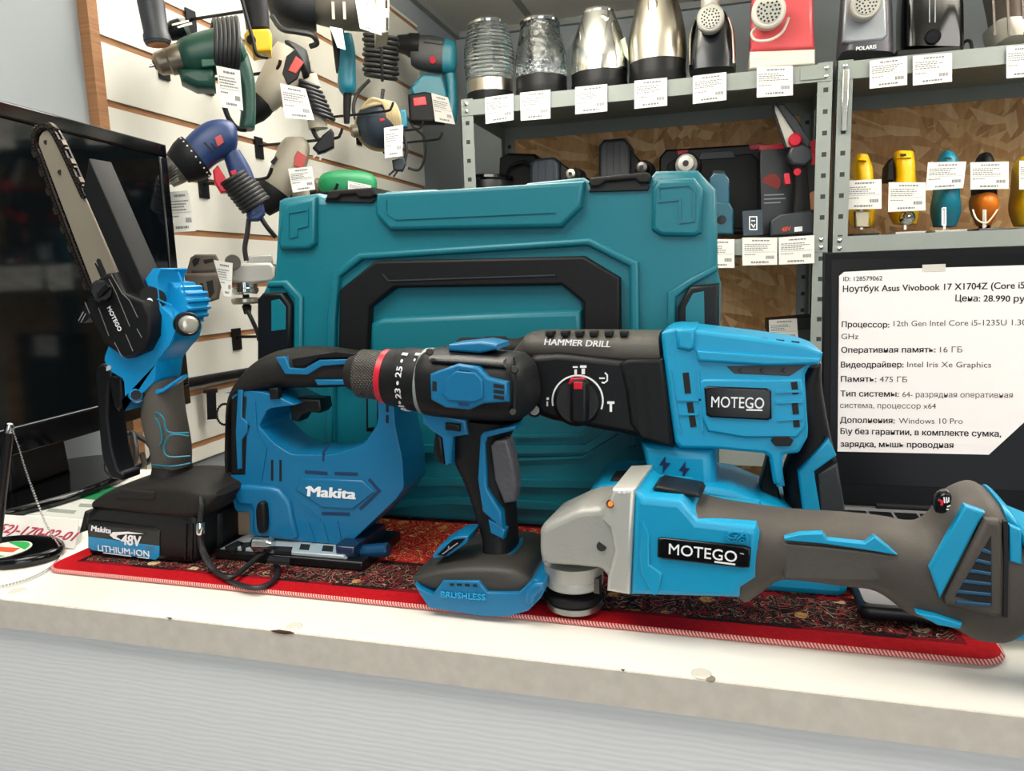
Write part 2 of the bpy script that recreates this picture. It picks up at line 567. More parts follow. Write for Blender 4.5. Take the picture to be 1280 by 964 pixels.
    def bevbox(s, name, x0, x1, y0, y1, z0, z1, r, m, parent=None, seg=3):
        return s.slab(name, [(x0, z0), (x1, z0), (x1, z1), (x0, z1)], -y0, -y1, m, r, parent, local=True, seg=seg)

    def polys(s, name, lists, w, th, m, parent=None, at=None, local=False):
        """several thin raised plates in one mesh (lettering marks, slots)"""
        v = []; f = []
        for pts in lists:
            p = pts if local else [s.p(a[0], a[1], w if at is None else at) for a in pts]
            if area2(p) < 0: p = p[::-1]
            b = len(v); n = len(p)
            v += [(x, -w, z) for x, z in p] + [(x, -w + th, z) for x, z in p]
            f.append(tuple(b + i for i in range(n))); f.append(tuple(b + n + i for i in reversed(range(n))))
            f += [(b + i, b + n + i, b + n + (i + 1) % n, b + (i + 1) % n) for i in range(n)]
        return s.mesh(name, v, f, m, parent, smooth=False)

    def strokes(s, name, lines, wpx, w, th, m, parent=None):
        """flat raised lines along pixel polylines"""
        v = []; f = []
        for ln in lines:
            P = [V(s.p(a[0], a[1], w)) for a in ln]; h = wpx * s.scale / 2; n = len(P); L = []; Rr = []
            for i, q in enumerate(P):
                t1 = (P[i] - P[i - 1]).normalized() if i else None; t2 = (P[i + 1] - P[i]).normalized() if i < n - 1 else None
                t = (t1 or t2) + (t2 or t1); t = t.normalized(); k = max(.5, t.dot(t1 or t2)); nn = V((-t.y, t.x)) * h / k
                L.append(q + nn); Rr.append(q - nn)
            b = len(v)
            for y in (-w, -w + th): v += [(q.x, y, q.y) for q in L] + [(q.x, y, q.y) for q in Rr]
            for i in range(n - 1):
                f += [(b + i, b + i + 1, b + n + i + 1, b + n + i), (b + 2 * n + i, b + 3 * n + i, b + 3 * n + i + 1, b + 2 * n + i + 1),
                      (b + i, b + 2 * n + i, b + 2 * n + i + 1, b + i + 1), (b + n + i, b + n + i + 1, b + 3 * n + i + 1, b + 3 * n + i)]
            f += [(b, b + n, b + 3 * n, b + 2 * n), (b + n - 1, b + 3 * n - 1, b + 4 * n - 1, b + 2 * n - 1)]
        return s.mesh(name, v, f, m, parent, smooth=False)

    def text(s, txt, a, b, hpx, m, parent=None, w=0, bold=0, shear=0, name='lettering', th=.0003, at=None, local=None):
        """lettering whose baseline runs from pixel a to pixel b, capital height in pixels"""
        A, B = (V(s.p(*a, w if at is None else at)), V(s.p(*b, w if at is None else at))) if local is None else (V(local[0]), V(local[1]))
        h = hpx * s.scale if local is None else hpx
        v, f = glyphs(txt, bold, shear)
        if not v: return None
        x0 = min(q[0] for q in v); x1 = max(q[0] for q in v); ch = CAPH
        d = B - A; nn = V((-d.y, d.x)).normalized()
        vv = []
        for x, y, z in v:
            q = A + d * ((x - x0) / (x1 - x0)) + nn * (y / ch * h)
            vv.append((q.x, -w - th * (1 + (z - .01) * 100 if z > 0 else (z + .01) * 20), q.y))
        return s.mesh(name, vv, f, m, parent, smooth=False)

    def sheet(s, name, quad, w, m, parent=None, curl=0, n=6, th=.0004, at=None):
        """thin paper: bilinear over four pixels TL TR BR BL, lower edge lifting towards the viewer by curl"""
        P = [s.p(a[0], a[1], w) for a in quad]
        v = []; f = []
        for k in (0, 1):
            for j in range(n + 1):
                for i in range(n + 1):
                    a, b = i / n, j / n
                    x = (P[0][0] * (1 - a) + P[1][0] * a) * (1 - b) + (P[3][0] * (1 - a) + P[2][0] * a) * b
                    z = (P[0][1] * (1 - a) + P[1][1] * a) * (1 - b) + (P[3][1] * (1 - a) + P[2][1] * a) * b
                    v.append((x, -w - curl * b * b + k * th, z))
        N = (n + 1) ** 2; q = n + 1
        for j in range(n):
            for i in range(n):
                a = j * q + i; f.append((a, a + 1, a + q + 1, a + q)); f.append((N + a, N + a + q, N + a + q + 1, N + a + 1))
        for i in range(n):
            f += [(i, N + i, N + i + 1, i + 1), (n * q + i, n * q + i + 1, N + n * q + i + 1, N + n * q + i),
                  (i * q, (i + 1) * q, N + (i + 1) * q, N + i * q), (i * q + n, N + i * q + n, N + (i + 1) * q + n, (i + 1) * q + n)]
        return s.mesh(name, v, f, m, parent)


zview = zd * 0 + R3 @ V((0, 0, 1))
_gl = {}
CAPH = .72


def glyphs(txt, bold=0, shear=0):
    k = (txt, bold, shear)
    if k not in _gl:
        cu = bpy.data.curves.new('t', 'FONT'); cu.body = txt; cu.size = 1; cu.resolution_u = 3; cu.shear = shear; cu.extrude = .01
        ob = bpy.data.objects.new('t', cu); COL.objects.link(ob); bpy.context.view_layer.update()
        me = bpy.data.meshes.new_from_object(ob.evaluated_get(bpy.context.evaluated_depsgraph_get()))
        v0 = [tuple(v.co) for v in me.vertices]; f0 = [tuple(p.vertices) for p in me.polygons]; v = []; f = []
        for kk, (dx, dy) in enumerate(((0, 0),) if not bold else ((-bold, -bold * .4), (bold, -bold * .4), (-bold, bold * .4), (bold, bold * .4))):
            n0 = len(v); v += [(x + dx, y + dy, z + .002 * kk * (1 if z > 0 else -1)) for x, y, z in v0]; f += [tuple(i + n0 for i in q) for q in f0]
        _gl[k] = (v, f)
        bpy.data.objects.remove(ob); bpy.data.curves.remove(cu); bpy.data.meshes.remove(me)
    return _gl[k]


def face_yaw(p):
    d = V((EYE.x - p[0], EYE.y - p[1])).normalized(); return math.atan2(d.x, -d.y)


def struct(name, boxes, m):
    t = Thing(name, None, None, (0, 0, 0), solo=True, kind='structure'); t.boxes(name, boxes, m); return t.root


# ------------------------------------------------------------------ room
XL, YB, ZC = -1.0185, 2.9, 2.3
WALL = wall_mat()
FLOORM = mat('grey_floor_lino', '#77716a', .5, var=.1)
struct('floor', [(-1.2, 3.0, -2.7, 3.1, -.1, 0)], FLOORM)
struct('ceiling', [(-1.2, 3.0, -2.7, 3.1, ZC, ZC + .1)], ceil_mat())
struct('wall_left', [(XL - .12, XL, -2.7, 3.1, 0, ZC)], WALL)
struct('wall_back', [(XL, 2.9, YB, YB + .12, 0, ZC)], WALL)
struct('wall_right', [(2.6, 2.72, -2.7, YB, 0, ZC)], WALL)
struct('wall_front', [(XL, -.1, -2.6, -2.48, 0, ZC), (-.1, 2.3, -2.6, -2.48, 0, .6), (-.1, 2.3, -2.6, -2.48, 2.1, ZC), (2.3, 2.6, -2.6, -2.48, 0, ZC)], WALL)
TRIMM = mat('grey_ceiling_trim', '#8f9390', .6)
struct('trim_1', [(XL, XL + .022, -2.48, YB, ZC - .022, ZC)], TRIMM)
struct('trim_2', [(XL + .022, 2.6, YB - .022, YB, ZC - .022, ZC)], TRIMM)
wf = struct('window_1', [(-.1, -.04, -2.57, -2.51, .6, 2.1), (2.24, 2.3, -2.57, -2.51, .6, 2.1), (1.07, 1.13, -2.57, -2.51, .66, 2.04),
                         (-.04, 2.24, -2.57, -2.51, .6, .66), (-.04, 2.24, -2.57, -2.51, 2.04, 2.1)], mat('white_window_frame', '#e4e4e2', .4))
LAMPM = mat('lamp_diffuser', '#fff6e6', .5, emit=3.0)
for i, (lx, ly, p) in enumerate(LAMPS):
    t = Thing('ceiling_lamp', ['square ceiling lamp panel above the counter by the left wall', 'square ceiling lamp panel above the right of the counter',
                               'square ceiling lamp panel above the left shelving rack', 'square ceiling lamp panel above the right shelving rack',
                               'square ceiling lamp panel near the shop window'][i], 'lamp', (lx, ly, 2.07))
    t.boxes('hanger', [(-.25, -.245, -.0025, .0025, .02, .23), (.245, .25, -.0025, .0025, .02, .23)], CHROME)
    t.boxes('lamp_frame', [(-.3, .3, -.3, -.285, 0, .02), (-.3, .3, .285, .3, 0, .02), (-.3, -.285, -.285, .285, 0, .02), (.285, .3, -.285, .285, 0, .02)], mat('lamp_frame', '#d9d9d6', .5))
    t.boxes('diffuser', [(-.285, .285, -.285, .285, .008, .018)], LAMPM)

# slatted display panel on the left wall
SW, SG = slat_mats()
GZ = [1.772 + .1035 * k for k in range(-7, 5)]
t = Thing('slatwall_panel', 'white slatted display panel with brown grooves on the left wall', 'display panel', (-1.0, 1.045, 1.015))
zs = [1.015] + [z for z in GZ] + [2.2]
bx = []
for a, b in zip(zs[:-1], zs[1:]):
    lo = a + (.006 if a > 1.02 else 0); hi = b - (.006 if b < 2.19 else 0)
    bx.append((-.0035, 0, .022, 1.415, lo - 1.015, hi - 1.015))
t.boxes('slats', bx, SW)
t.boxes('groove_backing', [(-.018, -.0035, .022, 1.415, 0, 1.185)], SG)
t.boxes('edge_strip', [(-.018, .002, 0, .021, 0, 1.185)], SG)

# counter
CL, CEDGE, CFRONT = counter_mats()
t = Thing('counter', 'white topped shop counter with a beige front edge and pale grey front panel', 'counter', (0, .455, 0))
t.boxes('worktop', [(-1.0, 1.6, 0, .395, CT - .026, CT)], CL)
t.boxes('edge_band', [(-1.0, 1.6, -.0012, 0, CT - .026, CT - .0006)], CEDGE)
t.boxes('front_panel', [(-1.0, 1.6, .006, .022, .05, CT - .026)], CFRONT)
t.boxes('plinth', [(-1.0, 1.6, .04, .055, 0, .05)], BLK2)
CHIPM = mat('chipboard_brown', '#4e3522', .9)
for a in ([(338, 789), (348, 788), (362, 790), (367, 792.5), (356, 793.5), (346, 792)], [(208, 772.5), (214, 773.2), (213, 774.6)], [(776, 837.5), (781, 838), (779, 840)]):
    t.slab('chip_mark', a, .0022, .0008, CHIPM, r=.0004)
GLUE = mat('glue_mark', '#d9d2c4', .25)
def disc(name, px, py, rx, m, th=.0012, ry=None, parent=None):
    q = t.loc(onz(px, py, CT)); rr = rx * .5 / F * 1.0
    return t.lathe(name, q + V((0, 0, -.0005)), q + V((0, 0, th)), [(0, rr), (.6, rr), (1, rr * .85)], m, seg=24)
disc('glue_spot', 368, 783.5, 11, GLUE); disc('glue_spot', 22, 739.5, 13, GLUE); disc('glue_spot', 877, 843, 12, GLUE)
disc('scuff_mark', 888, 848.5, 6, mat('scuff', '#8b8071', .8), th=.0008)

# rug on the counter
a, b = onz(62, 713, CT), onz(1268, 843, CT)
RX0, RX1, RY0, RY1 = a.x - .004, b.x + .002, .508, .78
RW, RD = RX1 - RX0, RY1 - RY0
RUGM, STIM = rug_mat()
t = Thing('patterned_rug', 'red bordered oriental patterned rug mat lying on the counter under the tools', 'rug', ((RX0 + RX1) / 2, (RY0 + RY1) / 2, CT), solo=True)
def rrect(hx, hy, r, n=6):
    o = []
    for sx, sy, a0 in ((1, 1, 0), (-1, 1, PI / 2), (-1, -1, PI), (1, -1, 1.5 * PI)):
        for k in range(n + 1):
            a = a0 + k / n * PI / 2; o.append((sx * (hx - r) + r * math.cos(a), sy * (hy - r) + r * math.sin(a)))
    return o
po = rrect(RW / 2 - .0025, RD / 2 - .0025, .018); n = len(po)
v = [(x, y, .0008) for x, y in po] + [(x, y, .0044) for x, y in po]
t.mesh('patterned_rug', v, [tuple(range(n)), tuple(n + i for i in range(n))] + [(i, (i + 1) % n, n + (i + 1) % n, n + i) for i in range(n)], RUGM)
t.tube('stitched_edge', [(x, y, .0024) for x, y in rrect(RW / 2 - .0022, RD / 2 - .0022, .018)], .0020, STIM, local=True, closed=True, sub=1)


# ------------------------------------------------------------------ marks shared by several things
def badge(T, parent, quad, w, p0, p1, h, u0, u1, r=.0015):
    """glossy black name plate with MOTEGO, GO underlined"""
    b = T.slab('name_plate', quad, w + .002, w - .001, PCOAT, r=r, parent=parent, ch=1, q=.06)
    o = T.text('MOTEGO', p0, p1, h, WHITE, b, w=w + .0021, bold=.004)
    T.strokes('underline', [[u0, u1]], 1.7, w + .0024, .0004, WHITE, b)
    return b

# ================================================================== tool case
o = ony(620, 660, .70); o.z = MT
T = Thing('tool_case', 'large teal plastic tool case standing upright behind the power tools', 'tool case', (o.x, .70, MT)); T.clamp = True
zb = 0.0
body = [(346, 250), (352, 247), (394, 241), (402, 246), (472, 243), (480, 239), (540, 236), (556, 239), (646, 236), (657, 228), (728, 221), (736, 226), (812, 222), (819, 213), (872, 212), (895, 237),
        (897, 340), (901, 356), (903, 470), (900, 660), (318, 690), (322, 470), (325, 368), (333, 352), (341, 344)]
P = [T.p(*q, 0) for q in body]
P[-5] = (P[-5][0], -.0); 
lo = min(P, key=lambda q: q[0])
pts = [q for q in P if q[1] > .005]
pts = P[:18] + [(P[18][0], 0.0), (P[18][0], 0.0)][:1] + [(P[18][0] - .45, 0.0)] + [(P[19][0] + .012, .006), P[21], P[22], P[23], P[24]]
pts[18] = (P[17][0], .0); pts[19] = (P[21][0], 0.0); del pts[20]
core = T.slab('lid', pts, 0, -.055, TEAL, r=.008, local=True)
T.slab('shell', offset(pts, .006) if area2(pts) > 0 else offset(pts[::-1], .006), -.057, -.118, TEAL, r=.008, local=True)
T.slab('gasket', offset(pts, .009) if area2(pts) > 0 else offset(pts[::-1], .009), -.053, -.06, BLK2, r=.001, local=True)
def tslab(name, pts, wf, r=.004, m=TEAL, wb=-.004, parent=core, **k):
    return T.slab(name, pts, wf, wb, m, r=r, parent=parent, **k)
# corner pads
pad = tslab('corner_pad', [(353, 262), (358, 254), (394, 246), (394, 304), (386, 312), (349, 312), (346, 304)], .006)
T.strokes('pad_groove', [[(360, 296), (360, 266), (384, 262), (384, 282), (371, 285), (371, 295), (361, 297)]], 2.2, .0072, .0014, TEAL, pad)
pad = tslab('corner_pad', [(815, 236), (822, 224), (868, 222), (879, 236), (877, 291), (868, 296), (826, 295), (814, 287)], .006)
T.strokes('pad_groove', [[(823, 234), (862, 231), (868, 238), (867, 276), (850, 278), (850, 249), (823, 252), (823, 234)]], 2.2, .0072, .0014, TEAL, pad)
# raised centre panel of the top and ridge frames
pan = tslab('raised_panel', [(470, 242), (730, 226), (727, 258), (702, 284), (486, 288), (468, 268)], .009)
T.strokes('panel_ridge', [[(482, 250), (482, 265), (494, 274), (694, 265)]], 1.8, .0102, .0014, TEAL, pan)
def frame(name, out, inn, wf, m=TEAL, r=.003, wb=-.003, parent=core):
    """U-shaped frame open at the bottom: outer polyline then inner polyline back"""
    return T.slab(name, out + inn[::-1], wf, wb, m, r=r, parent=parent)
frame('ridge_frame', [(405, 560), (407, 400), (415, 340), (447, 316), (737, 297), (798, 327), (801, 480), (797, 560)],
      [(417, 560), (419, 400), (424, 346), (452, 325), (734, 307), (786, 333), (788, 480), (786, 560)], .006)
frame('side_ridge', [(333, 352), (358, 350), (377, 371), (376, 520)], [(333, 360), (352, 359), (366, 374), (365, 520)], .005)
frame('side_ridge', [(834, 520), (834, 366), (862, 348), (897, 330)], [(846, 520), (845, 372), (866, 356), (897, 339)], .005)
# recess inside the handle: stepped horizontal ledges
T.slab('handle_recess', [(462, 372), (494, 358), (702, 352), (727, 376), (729, 420), (458, 436)], .0012, -.004, TEAL, r=.001, parent=core)
tslab('recess_step', [(462, 404), (478, 397), (727, 387), (729, 440), (460, 450)], .008, r=.006)
# black carry handle
hd = frame('carry_handle', [(421, 470), (424, 362), (468, 326), (730, 320), (775, 347), (776, 440)],
           [(459, 470), (462, 384), (493, 360), (702, 357), (728, 378), (728, 440)], .012, BLK2, r=.003, wb=.0, parent=T.root)
T.strokes('handle_ridge', [[(478, 343), (485, 351), (694, 344)]], 1.6, .0131, .0012, GBLK, hd)
# clips along the top and latches on the sides
for q, inn in (([(406, 249), (411, 238), (466, 234), (469, 243), (464, 247), (448, 247), (444, 243), (426, 244), (421, 249)], [(405, 252), (412, 243), (462, 240), (468, 250), (464, 254)]),
               ([(735, 229), (738, 222), (808, 215), (813, 218), (812, 228), (799, 229), (794, 224), (757, 227), (749, 233), (738, 234)], [(736, 240), (740, 229), (806, 223), (812, 233), (810, 238)])):
    k = T.slab('top_clip', q, .006, -.04, RUBD, r=.002)
    T.slab('clip_well', inn, .003, -.03, HOLE_SHADE, r=.001, parent=k)
def latch(q, hole):
    k = T.slab('side_latch', q, .010, -.06, BLK, r=.003)
    T.slab('latch_pocket', hole, .0106, .006, TEAL, r=.0004, parent=k)
latch([(321, 374), (328, 366), (352, 366), (363, 382), (362, 450), (321, 452)], [(339, 376), (349, 374), (357, 384), (357, 412), (339, 414)])
latch([(847, 384), (862, 358), (899, 354), (899, 460), (846, 466)], [(857, 384), (866, 367), (880, 364), (881, 420), (857, 424)])
k = T.slab('side_latch', [(457, 494), (474, 492), (474, 540), (457, 540)], .010, -.002, BLK, r=.002)
T.slab('latch_pocket', [(460, 498), (471, 497), (471, 534), (460, 535)], .0106, .006, TEAL, r=.0004, parent=k)
# lower ledges
for q in ([(440, 560), (640, 563), (733, 561), (800, 516)], [(400, 604), (560, 603), (800, 607)], [(340, 640), (560, 626), (800, 640)]):
    T.strokes('lower_ridge', [q], 9, .006, .008, TEAL, core)
for q in ([(640, 546), (722, 545), (740, 535)], [(640, 575), (727, 572), (800, 530)]):
    T.strokes('lower_ridge', [q], 3, .005, .006, TEAL, core)

# ================================================================== mini chainsaw
o = ony(190, 706, .58)
T = Thing('mini_chainsaw', 'blue and black cordless mini chainsaw standing on its battery with its bar pointing up', 'chainsaw', (o.x, .58, MT)); T.clamp = True
W = .037
# battery pack
bat = T.slab('battery_pack', [(104, 655), (106, 643), (122, 628), (246, 640), (246, 700), (238, 710), (222, 711), (118, 700), (108, 694)], W, -.045, BLK, r=.007, ch=1, q=.12)
T.slab('battery_side', [(246, 650), (262, 640), (275, 642), (276, 690), (268, 700), (246, 703)], W - .028, -.05, BLK, r=.006, at=W - .028, ch=1, q=.12, parent=bat)
T.strokes('battery_rib', [[(232, 655), (231, 700)], [(240, 655), (239, 700)]], 2.2, W + .0012, .002, BLK, bat)
lab = T.slab('battery_label', [(110, 651), (115, 650), (193, 659), (200, 664), (199, 696), (194, 700), (115, 688), (110, 683)], W + .0008, W - .002, GLOSS, r=.0004, parent=bat)
T.slab('label_band', [(110, 671), (199, 683), (199, 696), (194, 700), (115, 688), (110, 684)], W + .0012, W, mat('label_blue', '#0f86b8', .3), r=.0003, parent=lab)
T.text('Makita', (114, 663.5), (139, 667), 7, WHITE, lab, w=W + .0013, bold=.03, shear=.2)
T.text('48V', (152, 680.5), (178, 683.5), 13, WHITE, lab, w=W + .0013, bold=.03, shear=.2)
T.polys('swoosh', [[(137, 669), (141, 665.5), (160, 665), (179, 667.5), (160, 667.5), (147, 669), (145, 671.5), (152, 676), (142, 673.5)]], W + .0015, .0004, WHITE, lab)
T.text('LITHIUM-ION', (123, 688.5), (187, 696.5), 7.6, WHITE, lab, w=W + .0016, bold=.008)
T.strokes('underline', [[(129, 691.2), (164, 695.6)], [(172, 696.6), (186, 698.2)]], 1.1, W + .0015, .0003, WHITE, lab)
T.text('4.0Ah', (181, 686), (193, 687.4), 4, INK, lab, w=W + .0013, shear=.2)
# foot housing above the battery
ft = T.loft('foot_housing', [(122, 628, 124, 640, .036, 4), (128, 620, 118, 636, .039, 4), (150, 607, 140, 640, .04, 4), (190, 600, 190, 648, .04, 4), (226, 600, 226, 652, .04, 4),
                             (252, 605, 250, 648, .04, 4), (266, 612, 262, 634, .036, 4), (270, 614, 268, 624, .03, 4)], RUBD, sub=4, at=(.028, .036))
T.slab('step_ledge', [(150, 612), (193, 615), (193, 626), (143, 624)], W + .004, W - .01, RUBD, r=.002, parent=ft)
T.loft('neck', [(192, 580, 238, 578, .019), (190, 592, 241, 590, .022), (184, 604, 247, 602, .026), (172, 612, 256, 612, .03)], RUBD, ft, sub=3)
T.slab('battery_button', [(99, 660), (104, 640), (112, 642), (108, 664), (97, 668)], W - .01, -.02, BLK, r=.003, parent=bat)
# grip
gr = T.loft('grip', [(190, 583, 240, 581, .019), (186, 556, 240, 560, .020), (180, 541, 237, 536, .021), (176, 518, 233, 514, .021), (180, 500, 229, 490, .021), (186, 486, 227, 470, .02)], mat('saw_grip_rubber', '#4b4640', .6, grain=.3, var=.12), sub=5, e=2.3)
for q in ([(191, 581), (215, 583), (238, 579)], [(178, 512), (196, 516), (205, 524), (210, 540), (236, 541)], [(236, 545), (213, 544), (205, 560), (211, 571), (238, 570)],
          [(182, 522), (192, 521), (199, 530), (203, 548), (199, 558)], [(183, 530), (189, 532), (193, 545), (188, 548), (184, 536)]):
    T.tube('accent_line', [(x, y, .0215 - .010 * (abs(x - 208) / 30) ** 2) for x, y in q], .0008, MTEAL, gr, sub=4, seg=6)
T.slab('accent_panel', [(186, 489), (202, 486), (228, 469), (228, 473), (204, 490), (188, 496)], .0185, .01, SBLUE, r=.001, parent=gr)
# blue body
bd = T.slab('body', [(190, 336), (226, 335), (231, 347), (234, 380), (248, 392), (254, 408), (250, 422), (240, 432), (230, 446), (227, 469), (203, 486), (183, 492), (180, 509), (157, 507), (155, 474), (136, 463), (130, 449), (140, 420)],
            .022, -.014, SBLUE, r=.006, rb=.002, ch=1, q=.12, at='rim')
rb_ = []
for k in range(25):
    a_ = math.radians(78 - k * 5.2); rr = 29 if k % 4 < 2 else 25.5
    rb_.append((231 + rr * math.cos(a_), 381 - rr * math.sin(a_)))
T.slab('cooling_ribs', rb_ + [(222, 400), (222, 350)], .008, -.022, SBLUE, r=.0015, parent=bd, at=-.016)
T.strokes('body_seam', [[(222, 340), (229, 358), (232, 385)], [(192, 372), (214, 382), (220, 410), (212, 430)]], 1.4, .0228, .001, SBLUE, bd)
kn = T.lathe('oil_cap', T.p3(232, 405, .012), T.p3(232, 405, .012) + V((.018, -.016, 0)), [(0, .0105), (.1, .0112), (.45, .0112), (.5, .0105)], BLK)
T.lathe('clear_window', T.p3(232, 405, .012) + V((.009, -.008, 0)), T.p3(232, 405, .012) + V((.019, -.017, 0)), [(0, .008), (.7, .008), (.95, .006), (1, .003)], mat('smoky_clear_cap', '#b9b6a8', .15, metal=.5), kn)
# guide bar, chain and guard
bar_px = [(48, 180), (49, 171), (53, 165), (58, 163), (63, 164), (68, 169), (72, 176), (104, 240), (150, 350), (150, 372), (118, 372), (114, 353)]
br = T.slab('guide_bar', bar_px, .010, .006, mat('guide_bar_steel', '#a39a89', .4, metal=.55, var=.05), r=.0006)
for x, y, r in ((57.5, 178, 2.6), (75.5, 215.5, 3.1)):
    T.plathe('bar_hole', (x, y), (x, y), [(0, r), (1, r)], HOLE_SHADE, br, w=.0095, wb=.0105, seg=14)
T.slab('bar_slot', [(120, 326), (122, 323), (125, 324), (132, 340), (133, 346), (127, 346)], .0105, .009, HOLE_SHADE, r=.0002, parent=br)
T.strokes('slot_rim', [[(119, 329), (127, 347)]], 2.4, .0106, .001, CHROME, br)
path = catmull([(112, 356), (96, 316), (80, 274), (64, 231), (53, 200), (46.5, 183), (47, 169), (52.5, 161), (59, 159), (66, 162), (73, 172), (84, 194), (98, 225), (108, 247)], 12)
L = [T.p3(x, y, .008) for x, y in path]
acc = [0]
for a, b in zip(L[:-1], L[1:]): acc.append(acc[-1] + (b - a).length)
def at_len(s_):
    for i in range(len(L) - 1):
        if acc[i + 1] >= s_:
            f = (s_ - acc[i]) / max(1e-9, acc[i + 1] - acc[i]); return L[i].lerp(L[i + 1], f), (L[i + 1] - L[i]).normalized()
    return L[-1], (L[-1] - L[-2]).normalized()
v = []; f = []
def linkbox(p, t, hl, hh, y0, y1, up=0):
    nn = V((-t.z, 0, t.x)); b = len(v); p = p + nn * up
    ang = [0, 1, 2, 3, 4, 5, 6, 7]
    ring = [(-hl, -hh * .4), (-hl * .7, -hh), (hl * .7, -hh), (hl, -hh * .4), (hl, hh * .4), (hl * .7, hh), (-hl * .7, hh), (-hl, hh * .4)]
    for y in (y0, y1):
        for a_, b_ in ring: q = p + t * a_ + nn * b_; v.append(V((q.x, p.y + y, q.z)))
    f.append(tuple(b + i for i in range(8))); f.append(tuple(b + 8 + i for i in reversed(range(8))))
    for i in range(8): f.append((b + i, b + (i + 1) % 8, b + 8 + (i + 1) % 8, b + 8 + i))
def rivet(p, y0, y1, r):
    b = len(v)
    for y in (y0, y1):
        for k in range(8): v.append(p + V((r * math.cos(k * PI / 4), y, r * math.sin(k * PI / 4))))
    f.append(tuple(b + i for i in range(8))); f.append(tuple(b + 8 + i for i in reversed(range(8))))
    for i in range(8): f.append((b + i, b + (i + 1) % 8, b + 8 + (i + 1) % 8, b + 8 + i))
fmi = []; pitch = .0062; s_ = 0; k = 0
sgn = 1
while s_ < acc[-1]:
    p, tt = at_len(s_)
    n0 = len(f)
    linkbox(p, tt, .0042, .0026, -.0038, -.0015); linkbox(p, tt, .0042, .0026, .0015, .0038)
    fmi += [0] * (len(f) - n0); n0 = len(f)
    pm_, tm = at_len(min(acc[-1], s_ + pitch / 2)); rivet(pm_, -.0042, .0042, .0012); rivet(at_len(max(0, s_ - pitch * .05))[0], -.0042, .0042, .0012)
    fmi += [1] * (len(f) - n0); n0 = len(f)
    if k % 3 == 0:
        nn = V((-tt.z, 0, tt.x))
        linkbox(p, tt, .0034, .0017, -.004, .001, .0032); linkbox(p + tt * .0052, tt, .0012, .0016, -.003, .001, .0026)
        fmi += [1] * (len(f) - n0)
    s_ += pitch; k += 1
T.mesh('chain', v, f, [mat('chain_dark', '#2a2524', .35, metal=.7), mat('chain_bright', '#5f574f', .45, metal=1)], None, fmi=fmi)
gd = T.slab('chain_guard', [(111, 198), (187, 371), (181, 384), (166, 372), (150, 345), (103, 238)], .026, .0, BLK2, r=.0012, at=.026)
T.plathe('guard_pivot', (190, 374), (190, 374), [(0, 15), (.85, 15), (1, 13)], BLK2, gd, w=.0, wb=.0255)
T.plathe('pivot_screw', (187, 376), (187, 376), [(0, 4), (.7, 4), (1, 3)], CHROME, gd, w=.024, wb=.028, seg=12)
# gear cover
gc = T.slab('gear_cover', [(112, 362), (122, 348), (131, 342), (144, 340), (155, 366), (172, 373), (180, 376), (188, 396), (187, 421), (177, 440), (156, 449), (128, 430), (111, 398), (107, 376)], .036, .012, BLK2, r=.0035, at=.036)
T.plathe('cover_knob', (127, 364), (127, 364), [(0, 13), (.6, 13), (.8, 12), (1, 10)], BLK, gc, w=.034, wb=.043, seg=10)
T.strokes('knob_bar', [[(121, 371), (134, 357)]], 5, .046, .004, BLK, gc)
T.strokes('cover_line', [[(139, 343), (152, 366), (162, 376), (172, 397)], [(136, 349), (144, 364), (162, 408)], [(123, 385), (136, 420)], [(143, 428), (152, 446)], [(157, 418), (166, 439)], [(171, 411), (177, 422)], [(106, 378), (112, 392)]], .9, .0362, .0004, mat('cover_line_grey', '#77746f', .4), gc)
T.text('MOTEGO', (134, 385), (148.5, 415), 5.5, WHITE, gc, w=.0362, bold=.015)
cf = T.slab('spiked_bumper', [(97, 404), (100, 392), (107, 378), (112, 398), (104, 404)], .02, .008, BLK2, r=.001)
T.strokes('bumper_line', [[(98, 401), (104, 390)], [(101, 403), (107, 392)]], .9, .0204, .0004, GREYP, cf)
# trigger, lock button, hand guard
T.slab('trigger', [(134, 470), (151, 470), (154, 505), (148, 516), (141, 508), (137, 490)], .012, -.009, BLK, r=.003)
T.plathe('lock_button', (170, 494), (170, 494), [(0, 9.5), (.3, 9.5), (.55, 7.8), (.9, 7.6), (1, 6.5)], SBLUE, w=.012, wb=.024, seg=20)
T.plathe('lock_button_centre', (170, 494), (170, 494), [(0, 6.2), (1, 5.4)], BLK, w=.0225, wb=.0255, seg=20)
T.plathe('guard_screw', (136, 460), (136, 460), [(0, 4), (.7, 4), (1, 2.6)], CHROME, w=.0195, wb=.0235, seg=12)
T.slab('hand_guard', [(118, 461), (126, 454), (139, 460), (140, 474), (136, 478), (134, 520), (139, 560), (147, 590), (154, 592), (154, 602), (136, 598), (126, 572), (121, 520)], .012, -.012, BLK, r=.003, ch=1, q=.15)
